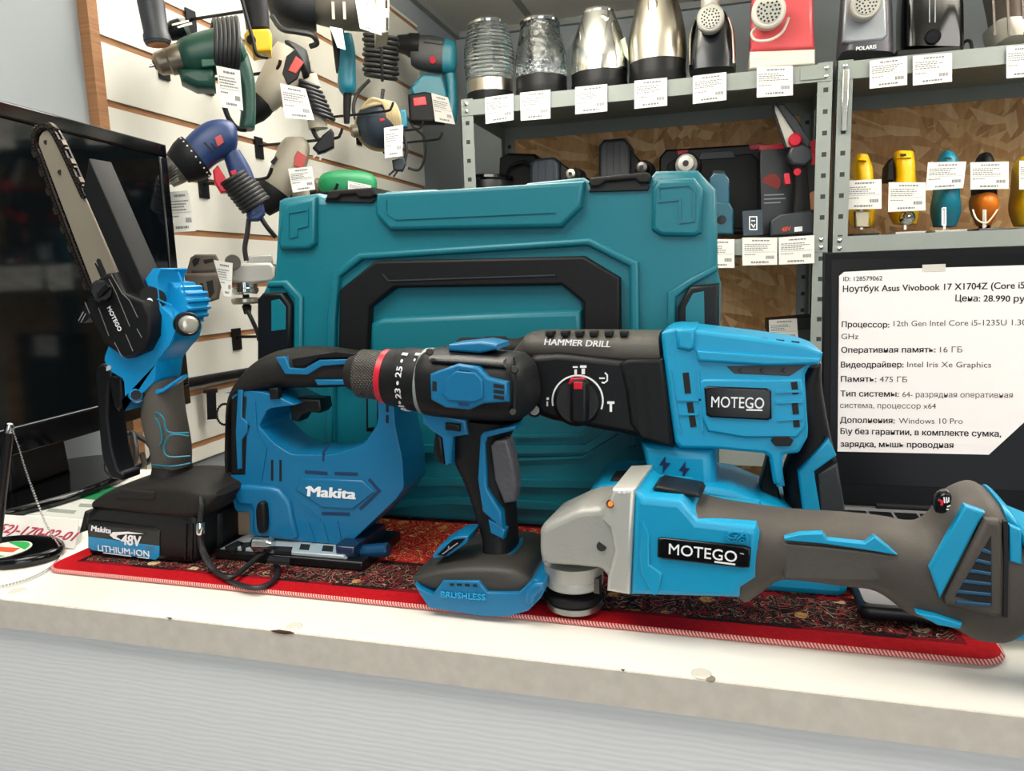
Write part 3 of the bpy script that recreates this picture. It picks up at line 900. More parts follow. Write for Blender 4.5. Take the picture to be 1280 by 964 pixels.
# wrist strap lying over the rug
def rugpt(px, py, dz=.003):
    q = onz(px, py, MT + dz); return T.loc(q)
st = [T.p3(250, 612, .03), T.p3(252, 632, .042), T.p3(250, 655, .042), T.p3(251, 680, .043), rugpt(259, 703, .012), rugpt(276, 720), rugpt(299, 731), rugpt(322, 735), rugpt(341, 727), rugpt(347, 714), rugpt(343, 703, .005), rugpt(336, 697, .009)]
sp = T.tube('wrist_strap', [tuple(q) for q in st], .0024, CORD, local=True, sub=6)
st = [T.p3(250, 655, .045), T.p3(253, 684, .045), rugpt(268, 712, .007), rugpt(288, 722, .006), rugpt(306, 710, .006), rugpt(322, 697, .008), rugpt(334, 690, .010)]
T.tube('strap_strand', [tuple(q) for q in st], .0024, CORD, sp, local=True, sub=6)
T.lathe('strap_bead', T.p3(250.5, 653, .044), T.p3(250.5, 668, .045), [(0, .0034), (.1, .0038), (.9, .0038), (1, .0034)], CHROME, sp, seg=14)

# ================================================================== jigsaw
o = ony(380, 712, .612)
T = Thing('jigsaw', 'bright blue jigsaw with closed black handle standing on its metal base plate', 'jigsaw', (o.x, .612, MT)); T.clamp = True
w0 = .026
body = [(290, 492), (300, 486), (334, 482), (354, 482), (378, 486), (401, 493), (386, 501), (364, 502), (362, 520), (380, 540), (398, 554), (443, 556), (464, 552), (473, 528), (476, 470),
        (520, 477), (523, 520), (531, 556), (531, 592), (512, 613), (444, 676), (432, 680), (312, 671), (312, 640), (294, 640), (287, 610), (289, 590)]
bd = T.slab('body', body, w0, -w0, JBLUE, r=.007, rb=.002, ch=1, q=.12, seg=4, at='rim')
T.loft('handle', [(295, 600, 303, 600, .020, 3), (295, 560, 308, 560, .025, 3), (295, 510, 311, 520, .026, 3), (299, 484, 319, 494, .027, 2.6), (314, 461, 337, 488, .029, 2.6), (338, 443, 352, 485, .028, 2.6), (370, 434, 372, 484, .027, 2.6),
                  (414, 434, 414, 484, .026, 2.6), (452, 440, 450, 482, .025, 2.6), (490, 449, 488, 484, .025, 2.6), (522, 470, 520, 500, .022, 2.6)], RUBD, sub=4)
hb = T.slab('handle_trim', [(288, 500), (300, 490), (308, 497), (306, 525), (312, 533), (308, 545), (306, 594), (288, 594)], w0 + .001, w0 - .012, BLK2, r=.002)
T.slab('handle_trim', [(297, 486), (303, 487), (302, 522), (309, 529), (309, 540), (302, 550), (302, 586), (296, 588), (294, 540)], w0 + .0022, w0 - .004, JBLUE, r=.0012, parent=hb)
T.slab('handle_accent', [(344, 447), (356, 446), (362, 460), (380, 461), (399, 450), (440, 449), (440, 455), (402, 458), (384, 469), (356, 468)], .0285, .015, JBLUE, r=.001)
T.slab('handle_accent', [(393, 475), (440, 475), (448, 481), (397, 482)], .0282, .012, JBLUE, r=.001)
T.slab('grip_patch', [(364, 449), (420, 439), (455, 444), (440, 447), (398, 448), (380, 458), (366, 458)], .0284, .015, BLK2, r=.001)
T.slab('trigger', [(361, 500), (366, 498), (400, 499), (402, 512), (398, 517), (386, 516), (376, 520), (371, 528), (363, 526)], .011, -.011, BLK, r=.003)
T.slab('lock_button', [(335, 486), (347, 485), (348, 499), (337, 500)], w0 + .003, w0 - .004, BLK, r=.0015)
# body detail
T.strokes('vent_slot', [[(340, 575), (340, 601)], [(350.5, 575), (350.5, 602)]], 3, w0 + .0003, .0008, HOLE_SHADE, bd)
T.strokes('vent_slot', [[(381, 590), (409, 592)], [(418, 592), (447, 593)]], 4, w0 + .0003, .0008, mat('slot_shade_navy', '#072f55', .5), bd)  # raised navy strokes stand in for shade inside slots and grooves
T.strokes('panel_groove', [[(461, 599), (474, 614), (450, 637)], [(402, 642), (437, 643)]], 4, w0 + .0003, .0008, mat('slot_shade_navy', '#072f55', .5), bd)
T.slab('name_panel', [(378, 598), (452, 601), (468, 615), (441, 637), (402, 635), (368, 612)], w0 + .0016, w0 - .003, JBLUE, r=.0014, parent=bd)
T.text('Makita', (384, 620), (445, 624), 12.5, WHITE, bd, w=w0 + .0018, bold=.04, shear=.12)
T.strokes('logo_bar', [[(382, 610), (389, 610.4)]], 2, w0 + .0021, .0004, WHITE, bd)
T.strokes('body_groove', [[(411, 556), (404, 566), (404, 577)]], 2.5, w0 + .0003, .0008, mat('slot_shade_navy', '#072f55', .5), bd)
sk = T.slab('blade_shroud', [(291, 612), (300, 606), (345, 610), (362, 628), (366, 650), (372, 676), (330, 674), (314, 668), (314, 634), (294, 632)], w0 + .004, w0 - .02, JBLUE, r=.004, ch=1, q=.15)
T.strokes('body_ridge', [[(352, 608), (377, 632), (400, 650)], [(318, 502), (320, 540), (332, 560), (326, 600)]], 2.4, w0 + .0008, .0016, JBLUE, bd)
T.strokes('body_ridge', [[(384, 655), (392, 678)], [(402, 655), (408, 678)], [(420, 652), (424, 676)]], 5, w0 + .001, .002, JBLUE, bd)
T.slab('blade_window', [(294, 638), (317, 637), (317, 670), (297, 670)], .014, -.014, mat('blade_window_reflection', '#8d7c68', .12, coat=.5), r=.002)  # clear plastic; its brownish reflection is painted as the base colour
T.slab('orbit_lever', [(318, 640), (320, 630), (326, 627), (331, 632), (332, 662), (327, 669), (320, 666)], w0 + .010, w0, BLK2, r=.003, ch=1)
T.strokes('vent_slot', [[(484, 505), (484, 515)], [(484, 519), (484, 529)]], 3.2, w0 + .0003, .0008, HOLE_SHADE, bd)
# base plate: shallow pressed-steel tray lying on the rug
bx0, bx1 = T.p(270, 700, .05)[0], T.p(455, 715, .05)[0]
bp = T.bevbox('base_plate', bx0, bx1, -.052, .03, .0005, .009, .002, mat('base_plate_black', '#16181b', .3, metal=.3))
T.slab('plate_top', [(bx0 + .004, .009), (bx1 - .018, .009), (bx1 - .020, .0125), (bx0 + .012, .0125)], .049, -.03, ZINC, r=.001, local=True, parent=bp)
hx = lambda px, py: T.loc(onz(px, py, MT + .0125))
holes = []
for q in ([(281, 684), (297, 676), (306, 679), (290, 688)], [(300, 679), (312, 678), (316, 683), (302, 686)], [(344, 683), (366, 684), (364, 690), (342, 689)],
          [(376, 680), (388, 681), (386, 688), (374, 687)], [(404, 682), (417, 683), (416, 690), (402, 689)], [(336, 696), (362, 698), (362, 703), (334, 701)]):
    pts = [hx(*a) for a in q]; b_ = [V((a.x, a.y, .0127)) for a in pts]
    holes.append(b_)
for b_ in holes:
    v = b_ + [a - V((0, 0, .003)) for a in b_]
    T.mesh('plate_slot', v, [(0, 1, 2, 3), (4, 7, 6, 5)] + [(i, 4 + i, 4 + (i + 1) % 4, (i + 1) % 4) for i in range(4)], HOLE_SHADE, bp, smooth=False)
T.lathe('blade_roller', T.loc(onz(328, 686, MT + .014)) + V((-.01, 0, .004)), T.loc(onz(342, 686, MT + .014)) + V((0, 0, .004)), [(0, .005), (.15, .0075), (.85, .0075), (1, .005)], CHROME)
T.strokes('blade', [[(309, 668), (310, 700)]], 5, 0, .0012, CHROME)
T.bevbox('foot_block', T.p(430, 690, .03)[0], T.p(454, 690, .03)[0], -.046, .02, .009, .020, .003, mat('block_navy', '#122a44', .25))
T.lathe('locking_roll', T.p3(450, 690, .03), T.p3(486, 687, .03), [(0, .0055), (.05, .0065), (.95, .0065), (1, .0055)], mat('roll_blue', '#164b73', .2, metal=.4), seg=18)

# ================================================================== cordless drill
o = ony(603, 768, .548)
T = Thing('cordless_drill', 'blue and black cordless drill with a red chuck ring standing on its wide foot', 'drill', (o.x, .548, MT)); T.clamp = True
A, B = (437, 465.5), (532, 476)
ck = T.plathe('chuck', A, (486, 471), [(0, 17), (.02, 20), (.25, 25), (.3, 29), (.34, 30), (.95, 30.5), (1, 30)], RUBD, seg=48)
T.plathe('knurled_sleeve', (452, 467), (481, 470), [(0, 29.4), (.02, 30.4), (.98, 31), (1, 30)], KNURL, ck, seg=48)
T.plathe('red_ring', (480.5, 470), (489, 471), [(0, 31.5), (.1, 33.5), (.9, 34), (1, 32)], RED, seg=48)
tq = T.plathe('torque_collar', (488, 471), (533, 476), [(0, 33), (.04, 35.5), (.35, 37), (.42, 38.5), (.96, 39), (1, 37)], BLK2, seg=40)
def wrap(txt, px, a0, R, h, span):
    """lettering wrapped round the collar, reading downwards from angle a0"""
    v0, f0 = glyphs(txt, .01, 0)
    x0 = min(q[0] for q in v0); x1 = max(q[0] for q in v0)
    base = T.p3(px, 471 + (px - 488) * .111); ax = (T.p3(532, 476) - T.p3(488, 471)).normalized()
    e2 = V((0, -1, 0)); e1 = ax.cross(e2).normalized()
    if e1.z < 0: e1 = -e1
    vv = []
    for x, y, z in v0:
        a = a0 + (x - (x0 + x1) / 2) / (x1 - x0) * span
        rr = R * T.scale + (.0004 if z > 0 else -.0004)
        vv.append(base + ax * (-(y / CAPH) * h * T.scale) + (e2 * math.cos(a) + e1 * math.sin(a)) * rr)
    return vv, f0
V_, F_ = [], []
for txt, a0, sp_ in (('25', .36, .34), ('23', -.32, .34), ('21', -1.0, .34), ('•', .02, .12), ('•', -.66, .12), ('1', 1.0, .12), ('•', .72, .12), ('19', -1.42, .3)):
    vv, ff = wrap(txt, 517, a0, 39.2, 7.5, sp_); n0 = len(V_); V_ += vv; F_ += [tuple(i + n0 for i in q) for q in ff]
T.mesh('torque_numbers', V_, F_, WHITE, tq, smooth=False)
# marks of the next row and index line
V_, F_ = [], []
for txt, a0, sp_ in (('1', 1.05, .12), ('•', .8, .1)):
    vv, ff = wrap(txt, 531, a0, 39.4, 6, sp_); n0 = len(V_); V_ += vv; F_ += [tuple(i + n0 for i in q) for q in ff]
T.mesh('torque_marks', V_, F_, WHITE, tq, smooth=False)
for k in range(14):
    pass
T.plathe('grey_ring', (531, 476), (545, 477.5), [(0, 38), (.08, 40.5), (.9, 41.5), (1, 40)], mat('grey_ring_plastic', '#8b9490', .4), seg=40)
mb = T.loft('motor_housing', [(540, 437, 540, 520, .036, 2.6), (556, 433, 556, 522, .038, 2.8), (600, 437, 600, 525, .038, 3), (640, 440, 640, 526, .037, 3), (656, 444, 655, 522, .034, 3), (664, 455, 663, 512, .028, 3), (667, 468, 666, 500, .02, 3)], BLK2, sub=4)
sp1 = T.slab('side_panel', [(537, 468), (546, 464), (572, 455), (597, 459), (610, 472), (634, 478), (635, 503), (604, 505), (586, 513), (556, 510), (538, 500)], .041, .028, JBLUE, r=.002)
T.slab('panel_face', [(556, 475), (570, 464), (594, 466), (603, 476), (604, 498), (592, 503), (560, 501), (552, 492)], .0425, .04, JBLUE, r=.001, parent=sp1)
T.strokes('panel_slot', [[(543, 477), (543, 489)]], 5, .0413, .0006, HOLE_SHADE, sp1)
T.strokes('panel_slot', [[(574, 464), (588, 465.5)], [(573, 505), (586, 506.5)]], 3, .0416, .0006, mat('slot_shade_navy', '#072f55', .5), sp1)
T.strokes('vent_slot', [[(617, 482), (630, 484)], [(617, 489), (630, 491)], [(617, 496), (630, 498)]], 4, .0413, .0006, HOLE_SHADE, sp1)
T.slab('speed_switch', [(560, 431), (600, 427), (621, 431), (622, 437), (600, 442), (560, 439)], .018, -.018, JBLUE, r=.002)
T.slab('switch_tab', [(588, 428), (606, 428), (604, 433), (590, 433)], .012, -.012, BLK, r=.0015)
T.loft('top_grip', [(557, 438, 557, 450, .035, 3), (600, 439, 600, 452, .037, 3), (645, 442, 645, 458, .034, 3)], mat('carbon_texture', '#3b3a36', .5, grain=.8, gs=420), sub=3)
T.strokes('rear_seam', [[(642, 447), (644, 470), (642, 520)]], 2, .0362, .002, HOLE_SHADE, mb)
for x, y in ((643, 462), (641, 515), (537, 440)):
    T.plathe('housing_screw', (x, y), (x, y), [(0, 4.5), (.7, 4.5), (1, 3.4)], mat('screw_dark', '#34332f', .4, metal=.8), w=.034, wb=.039, seg=12)
# trigger, handle
T.slab('trigger_housing', [(527, 516), (546, 518), (582, 525), (585, 544), (566, 547), (563, 580), (556, 583), (552, 548), (540, 540), (528, 530)], .026, -.026, JBLUE, r=.004)
T.slab('direction_switch', [(556, 529), (574, 531), (574, 540), (556, 538)], .030, .02, BLK, r=.0015)
T.slab('trigger', [(543, 541), (553, 546), (556, 582), (546, 578), (540, 564)], .012, -.012, BLK, r=.004)
hn = T.loft('handle', [(560, 521, 655, 523, .024, 3), (563, 545, 640, 544, .023, 2.8), (566, 575, 640, 570, .021, 2.6), (577, 598, 645, 597, .020, 2.5), (588, 625, 646, 625, .020, 2.5), (596, 650, 647, 650, .020, 2.5), (603, 672, 648, 670, .021, 2.6), (604, 690, 650, 688, .023, 2.8), (603, 700, 652, 698, .024, 2.8)], BLK2, sub=4)
T.slab('handle_stripe', [(600, 545), (604, 540), (646, 532), (643, 538), (609, 547), (606, 555), (608, 610), (612, 618), (626, 640), (628, 662), (603, 640), (597, 600)], .0245, .008, JBLUE, r=.0015, parent=hn)
T.slab('handle_stripe', [(610, 650), (622, 655), (631, 664), (629, 675), (613, 667)], .0235, .008, JBLUE, r=.0012, parent=hn)
T.slab('grip_pad', [(613, 558), (618, 552), (633, 550), (640, 575), (645, 606), (643, 628), (630, 630), (618, 600)], .0232, .006, mat('drill_grip_mesh', '#45454a', .5, grain=1, gs=300), r=.002, parent=hn)
# foot
ft = T.loft('foot_housing', [(521, 716, 520, 730, .034, 4), (526, 710, 524, 738, .042, 4), (545, 701, 540, 746, .044, 4.5), (572, 695, 565, 750, .045, 5), (610, 692, 606, 756, .045, 5), (645, 695, 645, 756, .044, 5), (662, 702, 664, 746, .040, 4), (668, 712, 670, 736, .032, 4)], mat('drill_foot_rubber', '#302e29', .55, grain=.3, var=.15), sub=4, at=(.02, .05))
T.slab('foot_base', [(518, 730), (524, 736), (540, 744), (553, 727), (598, 727), (609, 741), (648, 742), (668, 724), (680, 728), (681, 738), (676, 748), (660, 764), (636, 771), (604, 771), (536, 760), (524, 742)], .048, -.042, JBLUE, r=.004)
T.slab('foot_lock', [(655, 739), (668, 729), (680, 729), (680, 738), (668, 748), (667, 757), (655, 757)], .052, .03, JBLUE, r=.003)
T.text('BRUSHLESS', (552, 746), (607, 750), 7, mat('foot_letter_blue', '#2aa2d2', .3), ft, w=.0485, th=.0012)
T.strokes('foot_slot', [[(562, 731), (567, 731.2)], [(571, 731), (577, 731.4)], [(581, 731.6), (587, 732)], [(591, 732), (596, 732.6)]], 2.6, .0485, .0005, HOLE_SHADE, ft)
led = T.slab('charge_display', [(540, 695), (548, 684), (570, 671), (586, 670), (583, 680), (560, 696), (541, 700)], .034, .004, JBLUE, r=.003)
T.slab('display_face', [(546, 694), (566, 675), (582, 673), (575, 681), (556, 696)], .0346, .03, GLOSS, r=.0006, parent=led)
T.strokes('display_mark', [[(553, 693), (572, 679)], [(560, 688), (561, 683)]], 1.2, .0350, .0004, GREYP, led)
T.loft('collar_trim', [(603, 684, 650, 682, .0245, 3), (601, 690, 652, 688, .027, 3), (600, 700, 653, 698, .028, 3)], JBLUE, sub=2, at=(0, 0))

# ================================================================== rotary hammer
o = ony(960, 757, .632); o = ony(930, 745, .632)
T = Thing('rotary_hammer', 'large blue rotary hammer drill with a round mode dial standing behind the angle grinder', 'rotary hammer', (o.x, .632, MT)); T.clamp = True
w0 = .04
T.plathe('tool_holder', (572, 433), (668, 437), [(0, 9), (.05, 12), (.35, 13), (.38, 15), (.62, 16), (.66, 13), (.8, 14), (1, 22)], RUBD, seg=28)
gh = T.slab('gear_housing', [(660, 450), (664, 444), (700, 441), (774, 449), (828, 455), (842, 562), (786, 545), (676, 524), (662, 500)], w0, -w0, BLK, r=.010, ch=1, q=.12)
T.loft('top_cover', [(646, 436, 646, 446, .014, 2.6), (661, 420, 661, 447, .026, 2.6), (674, 413, 676, 448, .032, 2.8), (740, 412, 740, 452, .036, 3), (790, 412, 790, 456, .037, 3), (828, 412, 829, 458, .037, 3)], mat('hammer_top_rubber', '#4c4943', .55, grain=.3, var=.1), sub=4)
rb = [[(682, 421), (682, 414)], [(700, 421), (700, 414)], [(719, 421), (719, 414)], [(737, 421), (737, 414)], [(756, 421), (756, 414)], [(775, 421), (775, 414)]]
for x in (685, 704, 722, 740, 759, 778):
    T.slab('cover_rib', [(x - 4, 415), (x + 6, 415), (x + 6, 421), (x - 3, 421)], .033, .02, BLK2, r=.001)
T.text('HAMMER DRILL', (680, 431), (763, 434), 7.6, WHITE, gh, w=.0385, bold=.02, shear=.18)
bl = T.slab('bellows_panel', [(774, 455), (785, 449), (828, 449), (833, 480), (842, 561), (800, 549), (787, 530), (782, 490)], w0 + .003, 0, BLK2, r=.003)
T.strokes('panel_crease', [[(790, 470), (796, 535)], [(806, 468), (812, 545)]], 2, w0 + .0036, .0012, BLK2, bl)
# mode dial
dl = T.plathe('mode_dial', (722, 503), (722, 503), [(0, 29), (.2, 29), (.4, 27), (.8, 26), (1, 25)], BLK2, w=w0 - .001, wb=w0 + .006, seg=40)
T.slab('dial_grip', [(712, 480), (717, 476), (729, 476), (734, 480), (734, 526), (729, 530), (717, 530), (712, 526)], w0 + .016, w0 + .004, BLK, r=.003, parent=dl)
T.slab('dial_pointer', [(710, 480), (713, 473), (730, 472), (734, 479), (731, 482), (714, 483)], w0 + .0075, w0 + .004, RED, r=.001, parent=dl)
T.slab('dial_pointer', [(717, 478), (728, 478), (728, 487), (717, 487)], w0 + .0165, w0 + .012, RED, r=.0005, parent=dl)
arc = [(722 + 31.5 * math.cos(a), 501 - 31.5 * math.sin(a)) for a in [(-.35 + i * .095) for i in range(40)]]
T.strokes('dial_ring', [arc], 2, w0 + .0006, .0008, WHITE, gh)
T.polys('dial_symbols', [[(716, 458), (722, 458), (722, 460), (716, 460)], [(718, 462), (721, 462), (721, 469), (718, 469)], [(725, 457), (733, 457), (733, 460), (725, 460)], [(727, 461), (731, 461), (731, 468), (727, 468)],
                         [(759, 502), (768, 502), (768, 505), (759, 505)], [(762, 505), (765, 505), (765, 515), (762, 515)],
                         [(683, 497), (686, 497), (686, 500), (683, 500)], [(683, 502), (685, 502), (685, 508), (683, 508)]], w0 + .0006, .0008, WHITE, gh)
T.strokes('dial_arrow', [[(749, 473), (756, 473)], [(756, 466), (759, 469), (759, 476), (755, 479), (752, 478)]], 1.6, w0 + .0006, .0008, WHITE, gh)
T.plathe('side_port', (668, 513), (668, 513), [(0, 9), (.6, 8), (1, 6)], DSTEEL, w=w0 - .004, wb=w0 + .003, seg=20)
# blue motor housing
bd = T.slab('body', [(826, 417), (834, 412), (846, 410), (869, 413), (950, 423), (1004, 431), (1029, 440), (1027, 452), (1012, 458), (1006, 470), (1011, 545), (999, 567), (979, 569), (978, 608), (967, 606), (961, 568), (894, 562), (844, 561), (834, 490)], w0, -w0, BLUE, r=.009, ch=1, q=.1)
T.slab('band', [(844, 412), (869, 411), (869, 436), (862, 440), (846, 436)], w0 + .003, -w0, BLUE, r=.003, parent=bd)
T.slab('top_ridge', [(870, 438), (1026, 448), (1024, 456), (960, 458), (872, 452)], w0 + .004, 0, BLUE, r=.003, parent=bd)
T.slab('grip_inset', [(908, 458), (1009, 456), (987, 470), (918, 467)], w0 + .0006, w0 - .004, mat('inset_grey', '#2c2f33', .5), r=.0004, parent=bd)
for x in (923, 950, 977):
    T.strokes('chevron', [[(x + 4, 460), (x, 463), (x + 4, 466)]], 1.1, w0 + .001, .0004, INKD, bd)
T.strokes('vent_slot', [[(857, 466), (860, 492)], [(862, 503), (867, 534)]], 7, w0 + .0005, .001, HOLE_SHADE, bd)
T.strokes('vent_slot', [[(951, 426), (959, 427)], [(970, 428), (980, 429)], [(989, 430), (999, 431)]], 7, w0 - .006, .002, mat('slot_shade_navy', '#072f55', .5), bd)
T.strokes('vent_frame', [[(838, 464), (843, 500), (850, 540)], [(846, 500), (880, 500)], [(848, 518), (872, 518)], [(872, 462), (878, 540)]], 2.4, w0 + .0014, .002, BLUE, bd)
T.slab('side_panel', [(874, 478), (880, 474), (1003, 474), (1008, 500), (1008, 535), (996, 548), (930, 548), (884, 540), (876, 520)], w0 + .002, w0 - .004, BLUE, r=.002, parent=bd)
badge(T, bd, [(880, 483), (964, 486), (965, 526), (883, 522)], w0 + .0022, (889, 509), (955, 511), 13, (933, 512.5), (953, 513))
T.strokes('vent_slot', [[(992.5, 477.5), (994.5, 493)], [(993.5, 504), (995, 518)], [(995, 523), (996, 534)]], 6.5, w0 + .0026, .001, HOLE_SHADE, bd)
T.strokes('vent_rib', [[(969, 490), (1001, 489)], [(970, 503), (1003, 502)], [(971, 525), (1004, 523)]], 3, w0 + .0032, .002, BLUE, bd)
sl = [(964, 552), (968, 546), (986, 546), (992, 551), (988, 558), (970, 558)]
T.slab('bit_slot', sl, w0 + .003, w0 - .002, HOLE_SHADE, r=.0005, parent=bd)
# rear handle
hn = T.loft('handle', [(1006, 455, 1026, 455, .024, 3), (984, 500, 1028, 488, .024, 3), (996, 540, 1037, 538, .022, 2.8), (980, 580, 1046, 575, .022, 2.8), (978, 606, 1050, 600, .022, 2.8), (983, 640, 1055, 640, .024, 3), (985, 690, 1056, 690, .027, 3)], BLK2, sub=4)
T.slab('handle_stripe', [(1036, 548), (1040, 556), (1046, 570), (1018, 590), (1020, 605), (1026, 640), (1027, 690), (1006, 690), (1003, 636), (997, 590)], .0265, .01, BLUE, r=.002, parent=hn)
T.slab('handle_patch', [(1022, 594), (1047, 578), (1056, 634), (1056, 690), (1030, 690)], .025, .01, GBLK, r=.002, parent=hn)
T.strokes('trigger_bar', [[(970, 568), (976, 608)]], 9, .02, .03, BLUE, bd)
T.slab('trigger', [(961, 566), (966, 566), (972, 606), (980, 640), (960, 640), (950, 610)], .012, -.012, BLK, r=.004)
# upright motor neck and foot
T.slab('motor_neck', [(800, 556), (894, 560), (896, 602), (908, 622), (900, 640), (804, 640), (810, 598)], w0 - .004, -w0 + .004, BLUE, r=.010, at=w0 - .004)
T.slab('neck_ring', [(818, 628), (830, 606), (890, 606), (908, 612), (908, 630), (890, 640)], w0 + .002, -.02, BLUE, r=.006, ch=1)
T.polys('bolt_symbol', [[(832, 570), (824, 581.5), (829, 582), (828, 592), (838, 579), (832, 578.6)], [(857, 577), (848.5, 588.5), (854, 589), (852.5, 599), (862, 585.5), (856.6, 585)]], w0 - .0034, .0006, mat('bolt_navy', '#10204e', .5), bd)
P = [T.p(x, y, w0) for x, y in ((731, 640), (736, 614), (752, 603), (905, 606), (985, 640), (1050, 690), (1060, 738), (1050, 752), (990, 757), (930, 757), (820, 740), (740, 690))]
P = [(x, max(z, 0)) for x, z in P]
P[9] = (P[9][0], 0); P[10] = (P[10][0], 0); P[11] = (P[11][0] + .01, 0)
T.slab('foot', P, w0 + .005, -w0, BLUE, r=.014, local=True, ch=1, q=.12)
T.slab('foot_vent', [(757, 608), (766, 598), (782, 598), (778, 606)], w0 - .004, w0 - .03, HOLE_SHADE, r=.002)

# ================================================================== angle grinder
o = ony(718, 779, .53); 
yw = -math.radians(5)
o2 = V((o.x, .528, MT))
T = Thing('angle_grinder', 'blue and grey angle grinder with a silver gear head before the rotary hammer', 'angle grinder', o2, yw); T.clamp = True
w0 = .031
hd = T.slab('gear_head', [(673, 664), (678, 656), (722, 636), (749, 634), (760, 622), (766, 611), (794, 612), (792, 650), (787, 744), (776, 743), (758, 738), (758, 722), (750, 713), (720, 710), (676, 707), (673, 690)], .030, -.030, ALU, r=.011, ch=1, q=.12, seg=4)
T.slab('head_flange', [(765, 612), (794, 611), (790, 680), (787, 745), (758, 740), (759, 720), (768, 690), (762, 660), (752, 650), (760, 628)], .034, -.034, mat('flange_aluminium', '#c4c3bc', .38, metal=.45, grain=.2, gs=500), r=.003, parent=hd)
T.plathe('flange_screw', (763, 630), (763, 630), [(0, 5), (.8, 5), (1, 3)], COPPER, hd, w=.026, wb=.0355, seg=12)
T.plathe('handle_hole', (752, 683), (752, 683), [(0, 5.8), (1, 5.8)], HOLE_SHADE, hd, w=.029, wb=.0307, seg=18)
T.strokes('flange_notch', [[(774, 613.5), (774, 617)], [(780, 613.5), (780, 617)]], 3, .0345, .001, WHITE, hd)
zc = lambda py: T.p(718, py, 0)[1]
X0 = T.p(718, 745, 0)[0]
def vl(name, z0, z1, prof, m, parent=None, **k):
    return T.lathe(name, V((X0, 0, z0)), V((X0, 0, z1)), prof, m, parent, seg=48, **k)
k1 = T.scale
za, zb_ = zc(700), zc(729)
sh = vl('bearing_collar', za, zb_, [(0, 38 * k1), (.1, 37 * k1), (.55, 36.5 * k1), (.6, 36 * k1), (.64, 36.5 * k1), (.92, 36 * k1), (1, 34 * k1)], ALU)
sp_ = vl('spindle', zb_ + .002, .0006, [(0, 8 * k1), (.8, 8 * k1), (.82, 7 * k1), (1, 7 * k1)], DSTEEL)
vl('backing_flange', zc(735), zc(747), [(0, 20 * k1), (.1, 30 * k1), (.3, 34 * k1), (.9, 34.5 * k1), (1, 33 * k1)], BLK2, sp_)
vl('lock_nut', zc(748), max(.003, zc(763)), [(0, 33 * k1), (.1, 34.5 * k1), (.9, 34.5 * k1), (1, 32 * k1)], mat('nut_steel', '#8f8f8b', .3, metal=.9), sp_)
T.boxes('guard_tab', [(X0 + 30 * k1, X0 + 37 * k1, -.012, -.004, zc(730), zc(712))], DSTEEL, hd)
# blue motor body
bd = T.slab('body', [(792, 613), (805, 623), (850, 627), (864, 642), (872, 652), (944, 660), (949, 668), (946, 724), (926, 736), (924, 749), (820, 746), (787, 745), (790, 680)], .033, -.033, BLUE, r=.006, seg=3)
T.strokes('body_ridge', [[(802, 652), (800, 712), (814, 726), (818, 744)]], 3, .0335, .001, BLUE, bd)
T.slab('side_step', [(803, 650), (812, 668), (812, 706), (828, 718), (822, 744), (815, 744), (800, 716), (799, 690)], .0346, .03, BLUE, r=.0014, parent=bd)
badge(T, bd, [(822, 672), (939, 684), (937, 712), (821, 699)], .0338, (836, 692.5), (921, 703), 12.5, (893, 702.5), (919, 706))
T.text('GA', (908, 671.5), (936, 673.5), 8, BLUE, bd, w=.0335, th=.0012, bold=.02, shear=.3)
T.text('MOTOR', (904, 675.6), (936, 678.4), 4.5, BLUE, bd, w=.0335, th=.0012, bold=.02, shear=.2)
T.strokes('tm_mark', [[(925, 692), (930, 693)]], 1.2, .0365, .0004, GREYP, bd)
# rubber barrel
br = T.loft('barrel', [(790, 609, 790, 625, .026, 2.4), (806, 609, 806, 628, .03, 2.6), (850, 615, 850, 634, .032, 2.8), (872, 618, 880, 665, .031, 3), (907, 623, 925, 749, .031, 3.2), (945, 628, 948, 745, .0315, 3), (975, 632, 970, 729, .032, 2.8), (1000, 634, 990, 727, .031, 2.6), (1053, 637, 1053, 735, .031, 2.6), (1100, 643, 1094, 740, .032, 2.8),
                        (1140, 650, 1130, 764, .035, 3), (1162, 640, 1160, 775, .038, 3.2), (1178, 616, 1190, 785, .040, 3.4), (1195, 604, 1215, 798, .041, 3.6), (1216, 601, 1240, 801, .042, 3.8), (1236, 614, 1256, 799, .042, 3.8), (1256, 640, 1275, 786, .042, 3.8), (1290, 656, 1292, 775, .041, 3.8), (1325, 674, 1325, 768, .036, 3.4)], RUB, sub=4, seg=36)
T.slab('top_button', [(815, 612), (822, 608), (872, 617), (876, 623), (850, 621)], .016, -.016, BLK, r=.002)
T.slab('side_recess', [(980, 680), (1030, 684), (1086, 690), (1122, 696), (1108, 726), (1060, 727), (980, 724)], .0316, .024, mat('grinder_dark_panel', '#494540', .6, grain=.3, var=.12), r=.0015)
T.slab('accent_arrow', [(980, 673), (1000, 668), (1028, 667), (1034, 675), (1081, 680), (1093, 671), (1122, 694), (1083, 688), (1029, 680), (981, 676)], .0328, .026, BLUE, r=.001)
T.slab('accent_stripe', [(1206, 632), (1232, 641), (1226, 650), (1175, 749), (1162, 712)], .0416, .034, BLUE, r=.0015)
vf = T.slab('vent_frame', [(1231, 649), (1250, 651), (1254, 658), (1254, 768), (1248, 774), (1183, 757), (1182, 748)], .0442, .036, RUB, r=.003)
T.slab('vent_opening', [(1239, 670), (1240, 758), (1194, 746)], .0446, .042, HOLE_SHADE, r=.0004, parent=vf)
sl = mat('vent_slat_blue', '#10486a', .4)
for k in range(6):
    y = 684 + k * 13; xa = 1240 - (y - 668) * .60
    T.slab('vent_slat', [(max(xa, 1196), y + 2), (1239, y + 6), (1239, y + 10), (max(xa - 4, 1195), y + 6)], .0452, .0438, sl, r=.0005, parent=vf)
